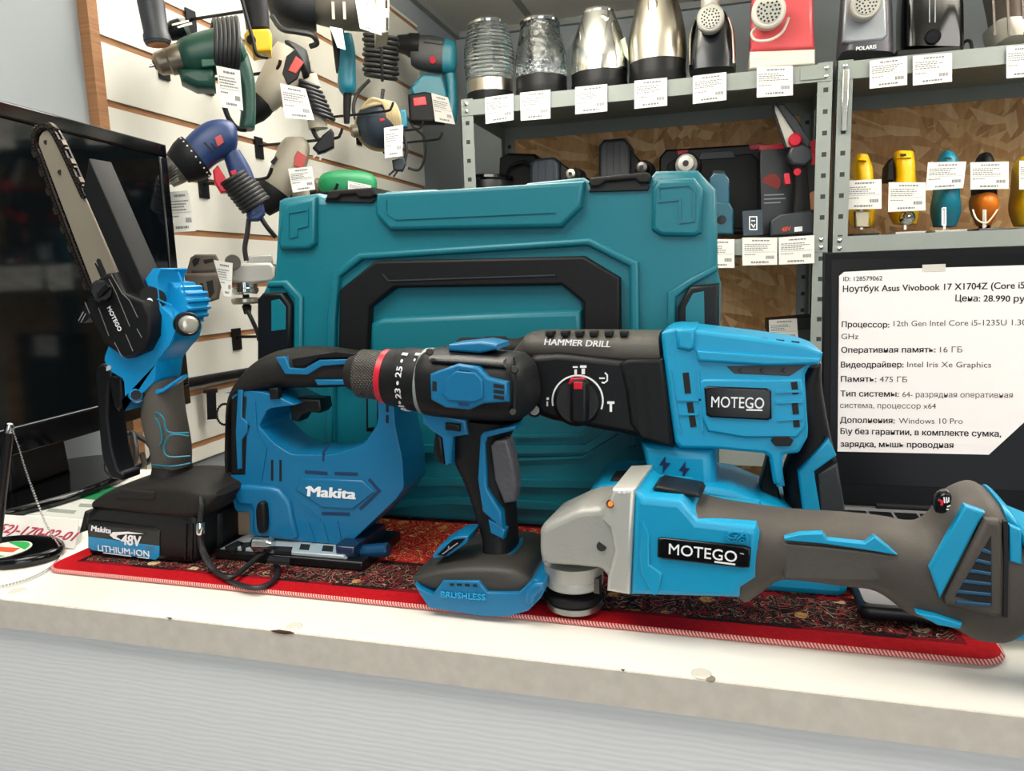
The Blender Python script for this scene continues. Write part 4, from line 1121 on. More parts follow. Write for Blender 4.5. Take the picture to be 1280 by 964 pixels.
T.strokes('housing_seam', [[(1257, 652), (1258, 700), (1257, 772)]], 3.5, .0432, .004, HOLE_SHADE, br)
T.slab('accent_square', [(1262, 657), (1277, 663), (1278, 707), (1262, 702)], .0428, .036, BLUE, r=.001)
T.slab('accent_under', [(1145, 767), (1168, 770), (1203, 780), (1201, 787), (1172, 782)], .0405, .03, BLUE, r=.001)
sd = T.slab('speed_display', [(1166, 640), (1172, 622), (1184, 616), (1191, 620), (1188, 636), (1180, 644)], .0412, .03, GLOSS, r=.001, ch=1)
T.strokes('display_mark', [[(1177, 632), (1178, 627), (1173, 625)]], 2.2, .0417, .0004, RED, sd)
T.strokes('display_mark', [[(1180, 622), (1181, 629)], [(1183, 622), (1184, 629)], [(1186, 622), (1186, 628)], [(1184, 634), (1188, 632)], [(1183, 637), (1186, 637)]], 1.1, .0417, .0004, WHITE, sd)
# blue collar and battery mount at the tail
T.loft('tail_collar', [(1240, 616, 1242, 640, .030, 3), (1250, 622, 1250, 650, .038, 3), (1262, 644, 1262, 664, .0425, 3.8), (1290, 657, 1290, 678, .043, 3.8), (1330, 673, 1330, 694, .041, 3.8)], BLUE, sub=3, at=(0, 0))
P = [T.p(x, y, .034) for x, y in ((1247, 795), (1262, 786), (1284, 776), (1360, 768), (1420, 800))]
P += [(T.p(1420, 800, .034)[0], 0), (T.p(1385, 800, .034)[0], 0), T.p(1370, 803, .034), T.p(1262, 803, .034)]
T.slab('battery_mount', P, .034, -.036, BLUE, r=.006, local=True)

# ================================================================== monitor at the left
yw = math.atan2(.993, -.118)
T = Thing('monitor', 'large glossy black monitor standing at the left end of the counter', 'monitor', (-.815, .70, CT), yw)
x1, zt = T.p(205, 181); zb0 = T.p(198, 516)[1]; x0 = x1 - .74
T.slab('casing', [(x0, zb0), (x1, zb0), (x1, zt), (x0, zt)], -.004, -.045, BLK, r=.012, local=True)
bz = .020
fr = [(x0, zb0), (x1, zb0), (x1, zt), (x0, zt)]
for q in ([(x0, zt - bz), (x1, zt - bz), (x1, zt), (x0, zt)], [(x0, zb0), (x1, zb0), (x1, zb0 + .034), (x0, zb0 + .034)],
          [(x1 - bz, zb0 + .034), (x1, zb0 + .034), (x1, zt - bz), (x1 - bz, zt - bz)], [(x0, zb0 + .034), (x0 + bz, zb0 + .034), (x0 + bz, zt - bz), (x0, zt - bz)]):
    T.slab('bezel', q, .004, -.006, GLOSS, r=.003, local=True)
SCR = mat('dark_screen', '#05090c', .06, spec=.6)
T.slab('screen', [(x0 + bz, zb0 + .033), (x1 - bz, zb0 + .033), (x1 - bz, zt - bz), (x0 + bz, zt - bz)], .001, -.006, SCR, r=.0004, local=True)
T.boxes('screen_edge_line', [(x0 + bz, x1 - bz, -.0042, -.003, zb0 + .0335, zb0 + .0345)], GREYP)
sx = T.loc(onz(52, 612, CT))
T.slab('neck', [(sx.x - .05, .012), (sx.x + .05, .012), (sx.x + .04, zb0 + .06), (sx.x - .04, zb0 + .06)], -.040, -.058, BLK, r=.004, local=True)
el = [(sx.x + .145 * math.cos(a), .045 + sx.y * 0 + .088 * math.sin(a)) for a in [2 * PI * k / 40 for k in range(40)]]
el = [(sx.x + .150 * math.cos(a), sx.y + .095 * math.sin(a)) for a in [2 * PI * k / 40 for k in range(40)]]
sb = T.hslab('stand_base', el, .012, .0006, GLOSS, r=.006)

# ================================================================== paper and desk pen at the left
def flat_thing(name, label, cat, quad, z, m, th=.0005, group=None, r=.0002):
    c0 = sum((onz(x, y, z) for x, y in quad), V()) / len(quad)
    t = Thing(name, label, cat, (c0.x, c0.y, z), solo=True, group=group)
    t.hslab(name, [t.h(x, y, z) for x, y in quad], th, 0, m, r=r); return t
def flat_text(t, txt, a, b, z, hh, m, **k):
    o = t.text(txt, None, None, hh, m, w=z, local=(t.h(*a, t.o.z), t.h(*b, t.o.z)), **k); return t.flat(o)
def flat_polys(t, name, lists, z, m, th=.0003):
    return t.flat(t.polys(name, [[t.h(x, y, t.o.z) for x, y in q] for q in lists], z, th, m, local=True))
GRN = mat('print_green', '#0c7a46', .6)
t = flat_thing('leaflet', 'white and green printed leaflet lying beside the monitor stand', 'leaflet', [(98, 605), (160, 609), (116, 650), (-6, 640), (10, 634), (60, 628)], CT, mat('leaflet_paper', '#c9cac4', .5))
flat_polys(t, 'green_print', [[(97, 607), (150, 610), (126, 626), (77, 622)]], .0008, GRN)
flat_text(t, 'НОВЫЙ', (100, 613.5), (124, 615.5), .0009, .008, WHITE)
flat_polys(t, 'grey_print', [[(62, 636), (96, 639), (92, 643), (58, 640)], [(100, 630), (118, 631), (114, 635), (98, 634)]], .0007, mat('print_grey', '#8c9189', .7))
c0 = onz(30, 681, CT + .0006)
t = Thing('phone_sign', 'white card with a red phone number leaning before the leaflet', 'sign', (c0.x, c0.y, CT + .0006), 0, tilt=math.radians(52), solo=True)
t.slab('phone_sign', [(-40, 640), (99, 650), (93, 686), (-40, 674)], .0006, 0, mat('slip_paper', '#d5d3cf', .6), r=0)
t.text('(952)-170-02-01', (-17, 663), (92.5, 676.5), 12.5, mat('print_red', '#a8324a', .6), w=.0007, bold=.02, shear=.2)
t.slab('card_stand', [(-38, 646), (96, 655), (90, 680), (-38, 672)], -.0004, -.012, mat('slip_paper', '#d5d3cf', .6), r=.0005)
c0 = onz(18, 696, CT)
T = Thing('desk_pen', 'black desk pen on a ball chain with an oval black holder bearing a green sticker', 'pen', (c0.x, c0.y, CT))
el = [(.052 * math.cos(a), .036 * math.sin(a)) for a in [2 * PI * k / 36 for k in range(36)]]
T.hslab('holder_base', el, .011, 0, GLOSS, r=.005)
sq = T.h(4, 688, CT + .011)
stk = T.lathe('sticker', V((sq[0], sq[1], .0105)), V((sq[0], sq[1], .0116)), [(0, .024), (1, .024)], mat('sticker_white', '#d8dccb', .5), seg=28)
o = T.flat(T.polys('sticker_print', [[(sq[0] + .022 * math.cos(a), sq[1] + .022 * math.sin(a)) for a in [(.2 + k * .12) for k in range(18)]],
                                    [(sq[0] + .022 * math.cos(a), sq[1] + .022 * math.sin(a)) for a in [(3.6 + k * .12) for k in range(18)]]], .0119, .0004, mat('sticker_green', '#1d9a4a', .5), stk, local=True))
o = T.flat(T.polys('sticker_mark', [[(sq[0] - .014, sq[1] - .005), (sq[0] + .017, sq[1] - .004), (sq[0] + .014, sq[1] + .006), (sq[0] - .012, sq[1] + .004)]], .0123, .0004, mat('sticker_red', '#d4502a', .5), stk, local=True))
pa, pb = T.p3(11, 540, .0), V((T.p3(-7, 668, 0).x, 0, .010))
pen = T.lathe('pen', pb, pa, [(0, .003), (.05, .0045), (.95, .0042), (1, .0035)], BLK, seg=16)
T.lathe('pen_cap', pa, T.p3(12.5, 530, 0), [(0, .0042), (.7, .0036), (1, .0025)], CHROME, pen, seg=16)
chain = [T.p3(14, 533), T.p3(22, 556), T.p3(33, 590), T.p3(48, 632), T.p3(62, 664), T.loc(onz(76, 690, CT + .004)), T.loc(onz(66, 707, CT + .002)), T.loc(onz(45, 720, CT + .002)), T.loc(onz(20, 729, CT + .002)), T.loc(onz(-10, 736, CT + .002))]
cp = [V(q) for q in catmull([tuple(q) for q in chain], 12)]
v = []; f = []; dist = 0; last = cp[0]
def bead(p, r):
    b = len(v)
    v.append(p + V((0, 0, r)))
    for j in (.5, -.5):
        for k in range(6): v.append(p + V((r * .87 * math.cos(k * PI / 3), r * .87 * math.sin(k * PI / 3), r * j)))
    v.append(p - V((0, 0, r)))
    for k in range(6):
        f.append((b, b + 1 + k, b + 1 + (k + 1) % 6)); f.append((b + 13, b + 7 + (k + 1) % 6, b + 7 + k)); f.append((b + 1 + k, b + 7 + k, b + 7 + (k + 1) % 6, b + 1 + (k + 1) % 6))
for a_, b_ in zip(cp[:-1], cp[1:]):
    seg_ = (b_ - a_).length; d_ = 0
    while dist + (seg_ - d_) >= .0026:
        d_ += .0026 - dist; dist = 0; bead(a_.lerp(b_, d_ / seg_), .00125)
    dist += seg_ - d_
T.mesh('ball_chain', v, f, CHROME)
T = Thing('coiled_cable', 'loops of black cable lying on the counter behind the chainsaw handle', 'cable', (ony(163, 590, .77).x, .77, CT), solo=True)
pts = []
for k in range(34):
    a = k * .55; r = 1 + .12 * math.sin(k * 1.7)
    x_, z_ = T.p(160 + 17 * r * math.cos(a), 567 + 23 * r * math.sin(a)); pts.append((x_, .018 * math.sin(k * .33), max(z_, .004)))
T.tube('coiled_cable', pts, .0035, CORD, local=True, sub=4)

# ================================================================== laptop with its price sheet
LX0, LX1, LY0, LY1 = .097, .500, .549, .795
T = Thing('laptop', 'open black laptop at the right end of the counter behind the grinder tail', 'laptop', ((LX0 + LX1) / 2, LY0, MT))
hw = (LX1 - LX0) / 2
bs = T.hslab('base', rrect(hw, .123, .006), .0125, .0015, mat('laptop_shell', '#131318', .4), r=.004)
bs.location = (0, .123, 0)
dk = T.hslab('keyboard_deck', rrect(hw - .003, .119, .005), .0131, .011, mat('laptop_deck_grey', '#8b888d', .4), r=.0003, parent=bs)
dk.location = (0, 0, 0)
kb = []
for j in range(5):
    for i in range(16):
        kb.append((-hw + .02 + i * .0225, -hw + .0395 + i * .0225, .005 + j * .019, .021 + j * .019, .0130, .0141))
T.boxes('keyboard', kb, BLK2, bs)
T.boxes('touchpad', [(-.06, .06, -.105, -.02, .0129, .0133)], mat('touchpad_grey', '#5b595e', .35), bs)
for sx_ in (-1, 1):
    for sy_ in (.012, .23):
        T.lathe('foot', V((sx_ * (hw - .03), sy_, 0 if sx_ < 0 else -.0043)), V((sx_ * (hw - .03), sy_, .002)), [(0, .006), (1, .006)], BLK2, bs, seg=14)
        bpy.data.objects[-1] if False else None
TL = math.radians(9)
sc_ = T.slab('screen', [(-hw, 0), (hw, 0), (hw, .2565), (-hw, .2565)], .0, -.006, mat('laptop_bezel', '#07080b', .45, spec=.15), r=.002, local=True)
sc_.location = (0, LY1 - LY0 - .012, .0145); sc_.rotation_euler = (-TL, 0, 0)
pn = T.slab('display', [(-hw + .008, .022), (hw - .008, .022), (hw - .008, .2485), (-hw + .008, .2485)], .0005, -.003, mat('laptop_display', '#05070a', .3, spec=.15), r=.0002, local=True, parent=sc_)
T.lathe('hinge', V((-.15, LY1 - LY0 - .010, .015)), V((.15, LY1 - LY0 - .010, .015)), [(0, .004), (1, .004)], BLK2, seg=12)
for o_ in list(bs.children):
    if o_.name.startswith('foot'): o_.location = (0, -.123, 0)
hz = V(((LX0 + LX1) / 2, LY1 - .012, MT + .0145))
P_ = Thing('price_sheet', 'white printed laptop price sheet with one cut corner taped to the laptop screen', 'price sheet', hz + V((0, -.0012, .0)), 0, tilt=TL, solo=True)
q = [(1049, 345), (1055, 340), (1130, 336), (1300, 331), (1300, 510), (1236, 568.5), (1047, 564.5)]
P_.slab('price_sheet', q, .0009, .0003, mat('sheet_paper', '#ece6e4', .8), r=0)
P_.slab('tape', [(1153, 331), (1182, 330), (1182, 339), (1153, 340)], .0013, .0009, mat('clear_tape', '#cfc7bd', .25), r=0)
LN = [('ID: 128579062', 1054, 1103, 351.5, 350.5, 6, .01), ('Ноутбук Asus Vivobook 17 X1704Z (Core i5', 1053.5, 1281, 365.2, 360.5, 8.6, .018), ('Цена: 28.990 руб', 1194, 1288, 376.5, 377.5, 8.2, .018),
      ('Процессор:', 1052, 1111.5, 409, 409.5, 7.6, .02), ('12th Gen Intel Core i5-1235U 1.30', 1117, 1283, 408, 406.5, 7.6, 0), ('GHz', 1051.5, 1073, 424, 424, 7.6, 0),
      ('Оперативная память:', 1051.5, 1169.5, 441, 440.5, 7.6, .02), ('16 ГБ', 1175, 1203, 440.5, 440.5, 7.4, 0),
      ('Видеодрайвер:', 1051, 1129.5, 459.5, 459.3, 7.6, .02), ('Intel Iris Xe Graphics', 1134, 1239, 459, 459.5, 7.4, 0), ('Память:', 1051, 1095.5, 477.3, 477.5, 7.6, .02), ('475 ГБ', 1099.5, 1134, 477.5, 478, 7.4, 0),
      ('Тип системы:', 1050.5, 1123.5, 495.5, 496, 7.6, .02), ('64- разрядная оперативная', 1128, 1266, 496.5, 497.5, 7.4, 0), ('система, процессор x64', 1050, 1170, 510, 511, 7.2, 0),
      ('Дополнения:', 1050, 1118.5, 528.5, 529.2, 7.6, .02), ('Windows 10 Pro', 1123.5, 1203.5, 529.5, 530, 7.4, 0), ('Б\\у без гарантии, в комплекте сумка,', 1050.5, 1251.5, 542.5, 546, 7.8, .022), ('зарядка, мышь проводная', 1050.5, 1192, 558.5, 560, 7.6, .022)]
for txt, xa, xb, ya, yb, hp, bo in LN:
    P_.text(txt, (xa, ya), (xb, yb), hp, INKD if bo else mat('sheet_ink', '#3a393b', .8), w=.00105, bold=bo, th=.00005)

# ================================================================== price tags
PR = random.Random(8)
def tag(label, quad, T0, w, group, curl=.0, strike=None):
    """white tag: quad in pixels TL TR BR BL, hung in the plane of T0's place"""
    cx_ = sum(q[0] for q in quad) / 4; cy_ = sum(q[1] for q in quad) / 4
    l = T0.p3(cx_, cy_, w); o_ = T0.o + T0.u * l.x - T0.n * l.y + V((0, 0, l.z))
    t = Thing('price_tag', label, 'price tag', o_, T0.yaw, group, solo=True)
    t.sheet('price_tag', quad, 0, PAPER, curl=curl)
    P = [t.p(*q_) for q_ in quad]
    def at(a, b):
        x = (P[0][0] * (1 - a) + P[1][0] * a) * (1 - b) + (P[3][0] * (1 - a) + P[2][0] * a) * b
        z = (P[0][1] * (1 - a) + P[1][1] * a) * (1 - b) + (P[3][1] * (1 - a) + P[2][1] * a) * b
        return V((x, -curl * b * b - .0004, z))
    v = []; f = []
    def bar(a0, a1, b0, b1):
        n0 = len(v); q4 = [at(a0, b0), at(a1, b0), at(a1, b1), at(a0, b1)]
        v.extend(q4); v.extend([x + V((0, .0003, 0)) for x in q4])
        f.extend([(n0, n0 + 1, n0 + 2, n0 + 3), (n0 + 4, n0 + 7, n0 + 6, n0 + 5)] + [(n0 + i, n0 + 4 + i, n0 + 4 + (i + 1) % 4, n0 + (i + 1) % 4) for i in range(4)])
    def words(b0, b1, a0, a1):
        a = a0
        while a < a1 - .03:
            wd = PR.uniform(.03, .09); bar(a, min(a + wd, a1), b0, b1); a += wd + .018
    words(.085, .135, .28, .80)
    for b0 in (.23, .30, .37, .44): words(b0, b0 + .03, .06, PR.uniform(.55, .92))
    bar(.05, .95, .52, .528)
    words(.60, .63, .06, .4)
    for k in range(8): bar(.68 + k * .03, .68 + k * .03 + (.016 if k % 3 else .022), .66, .78)
    words(.86, .92, .25, .75)
    t.mesh('printed_text', v, f, INK, smooth=False)
    return t

# ================================================================== shelving racks
YR, YK = 2.0, 2.42
def post_mat():
    t = NT('perforated_grey_post'); t.set(Roughness=.5)
    s_ = t.n('ShaderNodeSeparateXYZ'); t.l(t.coord(), s_.inputs[0])
    z = t.math('ABSOLUTE', t.math('SUBTRACT', t.math('FRACT', t.math('MULTIPLY', s_.outputs[2], 20.0)), .5))
    f = t.math('MULTIPLY', t.math('LESS_THAN', z, .11), t.math('LESS_THAN', t.math('ABSOLUTE', t.math('SUBTRACT', s_.outputs[0], .019)), .0055))
    f = t.math('MULTIPLY', f, t.math('LESS_THAN', t.math('ABSOLUTE', s_.outputs[1]), .02))
    t.color(t.mix(f, '#838a86', '#1d2022')); return t.m
POSTM = post_mat(); OSB = osb_mat()
def rack(label, x0, x1, shelves, board, left_open):
    T = Thing('shelving_rack', label, 'shelving rack', (x0, YR, 0), 0, None)
    wd = x1 - x0
    def post(x, y, flip, fy):
        s0 = (x - .036 if flip else x)
        b1 = (0, .036, 0, .0025, 0, shelves[0] + .004) if not fy else (0, .036, -.0025, 0, 0, shelves[0] + .004)
        b2 = (.0335 if flip else 0, .036 if flip else .0025, 0 if not fy else -.036, .036 if not fy else 0, 0, shelves[0] + .004)
        p = T.boxes('post', [b1, b2], POSTM); p.location = (s0, y, 0); return p
    post(0, 0, False, False); post(wd, 0, True, False); post(0, YK - YR, False, True); post(wd, YK - YR, True, True)
    for z in shelves:
        xa, xb = .003, wd - .003; d = YK - YR - .006
        s_ = T.boxes('shelf', [(xa, xb, .003, d, z - .0015, z), (xa, xb, -.0015, .001, z - .040, z), (xa, xb, d - .002, d, z - .040, z), (xa, xa + .0015, .003, d, z - .04, z), (xb - .0015, xb, .003, d, z - .04, z),
                               (xa, xb, .001, .016, z - .040, z - .0385)], RACK)
        for xx, yy in ((.018, -.0015), (wd - .018, -.0015)):
            for dz in (.010, .029):
                T.lathe('bolt', V((xx, yy - .0001, z - dz)), V((xx, yy - .004, z - dz)), [(0, .0055), (.6, .005), (1, .002)], CHROME, s_, seg=12)
    T.boxes('back_board', [board], OSB)
    return T
xl0 = ony(575, 125, YR).x; xl1 = ony(1042.5, 90, YR).x; xr0 = ony(1046, 90, YR).x; xr1 = xr0 + .95
ZS = ony(1030, 80, YR).z; ZS1 = ony(900, 300, YR).z; ZR1 = ony(1280, 286, YR).z
bl = ony(640, 160, YK).x
RL = rack('grey metal shelving rack with chipboard back holding the kettles', xl0, xl1, [ZS, ZS1, .88, .35], (bl - xl0, xl1 - xl0, YK - YR + .001, YK - YR + .013, .1, ZS - .02), True)
RR = rack('grey metal shelving rack with chipboard back holding the row of yellow jigsaws', xr0, xr1, [ZS, ZR1, .88, .35], (.0, xr1 - xr0, YK - YR + .001, YK - YR + .013, .1, ZS - .02), False)
k_ = RL.bevbox('join_plate', ony(1000, 90, YR).x - xl0, ony(1031, 90, YR).x - xl0, -.0045, -.0025, ZS - .034, ZS - .006, .0008, RACK)
k_ = RR.bevbox('hook_clip', .012, .026, -.012, -.001, ZS - .16, ZS - .02, .002, CHROME)

def item(name, label, cat, px, z, y, group=None, solo=False, yaw=0):
    t = Thing(name, label, cat, (ony(px, 150, y).x, y, z), yaw, group, solo); t.clamp = True; return t
Z0 = ZS + .0005
def zl(T, px, py, w=0): return T.p(px, py, w)[1]
# ---- kettles
def kettle(label, px, yb, yt, prof, basepx, m, glass, y=2.13, group='electric kettles on the top shelf'):
    T = item('electric_kettle', label, 'kettle', px, Z0, y, group)
    k = T.scale; H = zl(T, px, yt) ; hb = max(.012, zl(T, px, basepx))
    T.lathe('base', V((0, 0, 0)), V((0, 0, hb * .55)), [(0, prof[0] * k * .97), (.2, prof[0] * k), (1, prof[0] * k)], BLK2, seg=40)
    T.lathe('base_band', V((0, 0, hb * .5)), V((0, 0, hb)), [(0, prof[0] * k * .985), (1, prof[0] * k * .985)], STEEL if glass == 1 else BLK, seg=40)
    pr = [(i / (len(prof) - 1), r * k) for i, r in enumerate(prof)]
    bd = T.lathe('body', V((0, 0, hb)), V((0, 0, H)), pr, m, seg=48, sub=5)
    if glass:
        # hollow: an inner wall so the glass reads as a thin shell
        T.lathe('inner_wall', V((0, 0, hb + .002)), V((0, 0, H - .002)), [(t_, r_ - .003) for t_, r_ in pr], m, bd, seg=48, sub=5)
    T.lathe('lid', V((0, 0, H - .004)), V((0, 0, H + .010)), [(0, prof[-1] * k * 1.04), (.4, prof[-1] * k * 1.06), (.8, prof[-1] * k * .96), (1, prof[-1] * k * .4)], CHROME, seg=40)
    T.tube('handle', [(0, prof[-1] * k * .9, H - .004), (0, prof[-1] * k + .045, H - .01), (0, prof[0] * k + .045, H * .55), (0, prof[0] * k * .95, hb + .02)], .009, BLK, local=True, sub=6)
    return T
kettle('clear ribbed glass electric kettle leftmost on the top shelf', 614, 119, 31, [29, 31, 31.5, 30, 27, 23], 103, GL_RIB, 1)
kettle('clear dimpled glass electric kettle beside the ribbed glass kettle', 678, 113, 29, [32, 32.5, 31.5, 29, 26, 24], 99, GL_DIM, 2)
T = kettle('polished steel electric kettle with a pointed spout beside the dimpled glass kettle', 750, 105, 17, [35, 35, 33.5, 30, 25, 19], 94, CHROME, 0)
T.slab('spout', [(738, 18), (763, 17), (757, 34), (751, 46), (746, 44)], .050, .030, CHROME, r=.006, ch=1)
T.slab('water_gauge', [(775, 50), (781, 46), (785, 60), (786, 76), (780, 70)], .03, .02, mat('gauge_green', '#a9b79c', .2), r=.003)
T = kettle('tall brushed steel electric kettle beside the black meat grinder', 822, 96, -8, [35, 35.5, 34.5, 31, 27, 22], 80, STEEL, 0)
T.slab('spout', [(809, -4), (822, -6), (823, 26), (817, 30), (810, 22)], .064, .04, STEEL, r=.006, ch=1)

# ---- meat grinders, toaster
def gplate(T, px, py, r, w, m_ring=ALU, m_hole=HOLE_SHADE):
    a = T.p3(px, py, w); k = T.scale
    hd = T.lathe('grinder_head', a + V((0, .09, .006)), a, [(0, r * .9 * k), (.6, r * .92 * k), (.66, r * 1.12 * k), (.96, r * 1.12 * k), (1, r * 1.0 * k)], m_ring, seg=36)
    pl = T.lathe('hole_plate', a + V((0, .002, 0)), a + V((0, -.0012, 0)), [(0, r * .82 * k), (1, r * .82 * k)], mat('plate_steel', '#a7a8a4', .35, metal=.7), hd, seg=30)
    v = []; f = []
    for rad, cnt in ((.25, 6), (.5, 11), (.7, 16)):
        for i in range(cnt):
            an = 2 * PI * i / cnt; c_ = a + V((rad * r * k * math.cos(an), -.0014, rad * r * k * math.sin(an))); b = len(v)
            for j in range(8): v.append(c_ + V((r * .075 * k * math.cos(j * PI / 4), 0, r * .075 * k * math.sin(j * PI / 4))))
            for j in range(8): v.append(v[b + j] + V((0, .001, 0)))
            f.append(tuple(b + j for j in range(8))); f.append(tuple(b + 8 + j for j in reversed(range(8)))); f += [(b + j, b + 8 + j, b + 8 + (j + 1) % 8, b + (j + 1) % 8) for j in range(8)]
    T.mesh('plate_perforation', v, f, m_hole, pl, smooth=False)
    return hd
g_ = 'meat grinders on the top shelf'
T = item('meat_grinder', 'black and silver electric meat grinder beside the tall steel kettle', 'meat grinder', 890, Z0, 2.14, g_)
T.loft('body', [(863, 94, 919, 90, .075, 4), (863, 70, 919, 66, .075, 4), (868, 40, 915, 38, .072, 4), (874, 22, 908, 22, .066, 4)], mat('navy_black_gloss', '#0d121b', .2), sub=3)
T.loft('side_trim', [(861, 88, 866, 88, .06, 3), (862, 50, 867, 50, .06, 3), (869, 30, 873, 30, .055, 3)], STEEL, sub=3)
T.loft('side_trim', [(913, 86, 920, 86, .06, 3), (912, 50, 919, 50, .06, 3), (908, 30, 913, 30, .055, 3)], STEEL, sub=3)
gplate(T, 888, 22, 14, .12)
T.plathe('feed_tube', (888, 16), (888, -26), [(0, 11), (1, 12)], ALU, w=.06)
T.plathe('hopper_tray', (888, -24), (888, -34), [(0, 16), (1, 34)], STEEL, w=.04)
T = item('meat_grinder', 'red and white electric meat grinder with a white cord on the top shelf', 'meat grinder', 978, Z0, 2.15, g_)
T.slab('body', [(938, 64), (941, -24), (1016, -28), (1019, 60)], .075, -.09, mat('coral_red_gloss', '#d4545a', .25), r=.012)
T.slab('base', [(937, 86), (937, 64), (1019, 61), (1019, 80)], .08, -.095, mat('warm_white_gloss', '#d6d0c5', .3), r=.006)
gplate(T, 961, 13, 17, .14, mat('head_white', '#c8c4bd', .35))
T.tube('cord', [(952, 30, .10), (940, 40, .105), (944, 50, .11), (962, 50, .11), (978, 40, .10), (986, 22, .09)], .0035, mat('cord_white', '#cfc3bb', .5))
T = item('meat_grinder', 'grey electric meat grinder with a dark lower band at the right rack upright', 'meat grinder', 1083, Z0, 2.15, g_)
T.loft('body', [(1046, 76, 1115, 72, .085, 5), (1048, 50, 1114, 48, .085, 5), (1052, 0, 1112, -2, .08, 5), (1055, -40, 1108, -42, .07, 5)], mat('aubergine_grey', '#3f3d48', .3), sub=3)
T.slab('front_panel', [(1053, 52), (1057, -30), (1106, -34), (1110, 44), (1104, 50), (1060, 54)], .088, .06, mat('silver_plastic', '#8f949c', .3, metal=.4), r=.006)
T.text('POLARIS', (1070, 63.5), (1095.5, 60.5), 4.5, WHITE, w=.0865, bold=.02, th=.0008)
gplate(T, 1083, 4, 15, .14)
T = item('toaster', 'glossy black toaster beside the grey meat grinder on the top shelf', 'toaster', 1160, Z0, 2.13)
T.loft('body', [(1122, 70, 1202, 64, .07, 6), (1122, 40, 1202, 36, .07, 6), (1123, 0, 1200, -4, .068, 6), (1128, -40, 1192, -44, .06, 5)], GLOSS, sub=3)
T.slab('base', [(1122, 71), (1122, 62), (1201, 57), (1201, 66)], .074, -.07, BLK2, r=.004)
T.plathe('dial', (1166, 46), (1166, 46), [(0, 9), (.7, 8.5), (1, 7)], BLK, w=.068, wb=.082, seg=24)
T.strokes('slot_line', [[(1162, -10), (1162, 28)], [(1169, -10), (1169, 28)]], 1.2, .0712, .001, GREYP)
T.tube('cord', [(1200, 62, -.03), (1206, 52, 0), (1213, 52, .01), (1215, 62, .02)], .004, CORD)
T = item('multicooker', 'taupe ribbed kitchen appliance with a white foot at the right end of the shelf', 'kitchen appliance', 1275, Z0, 2.14)
T.loft('body', [(1240, 55, 1320, 48, .09, 4), (1236, 20, 1322, 14, .092, 4), (1226, -30, 1326, -36, .092, 4), (1230, -60, 1320, -64, .08, 4)], mat('taupe_gloss', '#6f6258', .35, var=.1), sub=3)
T.loft('foot', [(1238, 62, 1322, 56, .095, 4), (1232, 50, 1325, 42, .097, 4), (1230, 40, 1326, 34, .093, 4)], mat('warm_white_gloss', '#d6d0c5', .3), sub=3)
for x_ in (1244, 1262, 1281):
    T.strokes('body_rib', [[(x_, 44), (x_ - 4, -30)]], 2.5, .094, .004, mat('taupe_dark', '#54493f', .4))

gs_ = 'price tags on the shelf fronts'
A_ = Thing.__new__(Thing); A_.o = V((0, YR - .006, 1.5)); A_.u = V((1, 0, 0)); A_.n = V((0, -1, 0)); A_.v = V((0, 0, 1)); A_.yaw = 0; A_.clamp = False; A_.scale = .0023
for lb, q in (('white price tag below the ribbed glass kettle', [(606, 122), (642, 117), (642, 150), (607, 155)]), ('white price tag below the dimpled glass kettle', [(650, 116), (688, 112), (688, 148), (651, 151)]),
              ('white price tag below the polished steel kettle', [(719, 109), (759, 105), (759, 139), (719, 143)]), ('white price tag below the tall brushed steel kettle', [(793, 101), (834, 97), (834, 132), (793, 136)]),
              ('white price tag below the black meat grinder', [(866, 95), (908, 90), (908, 125), (866, 130)]), ('white price tag below the red meat grinder', [(946, 84), (991, 82), (991, 119), (946, 122)]),
              ('white price tag below the grey meat grinder', [(1087, 76), (1134, 70), (1134, 106), (1087, 111)]), ('white price tag below the black toaster', [(1141, 70), (1190, 66), (1190, 102), (1141, 107)]),
              ('white price tag below the taupe kitchen appliance', [(1258, 58), (1296, 55), (1296, 95), (1258, 98)]), ('white price tag below the teal laser level at the case edge', [(880, 299), (918, 299), (918, 335), (880, 335)]),
              ('white price tag below the small dark box', [(928, 297), (971.5, 297), (971.5, 331), (928, 332)]), ('white price tag below the black and red mini chainsaw', [(973.5, 297), (1018, 294), (1018, 329), (973.5, 331)])):
    tag(lb, q, A_, .002, gs_)

# ================================================================== second shelf of the left rack
Z1 = ZS1 + .0005
def item1(name, label, cat, px, y, group=None): t = Thing(name, label, cat, (ony(px, 200, y).x, y, Z1), 0, group); t.clamp = True; return t
T = item1('tool_box', 'flat black plastic tool box with red catches standing on edge on the middle shelf', 'tool box', 890, 2.33)
T.slab('shell', [(824, 292), (824, 197), (832, 187), (944, 180), (958, 190), (958, 292)], .02, -.045, BLK, r=.006)
T.slab('lid_panel', [(834, 286), (834, 206), (842, 199), (940, 192), (948, 200), (948, 286)], .024, .015, BLK2, r=.003)
T.slab('handle', [(872, 200), (876, 190), (916, 188), (920, 197)], .028, .01, GBLK, r=.002)
T.slab('catch', [(936, 181), (952, 179), (954, 186), (938, 188)], .026, -.02, RED, r=.002)
T.slab('catch', [(846, 188), (860, 187), (861, 193), (847, 194)], .026, -.02, RED, r=.002)
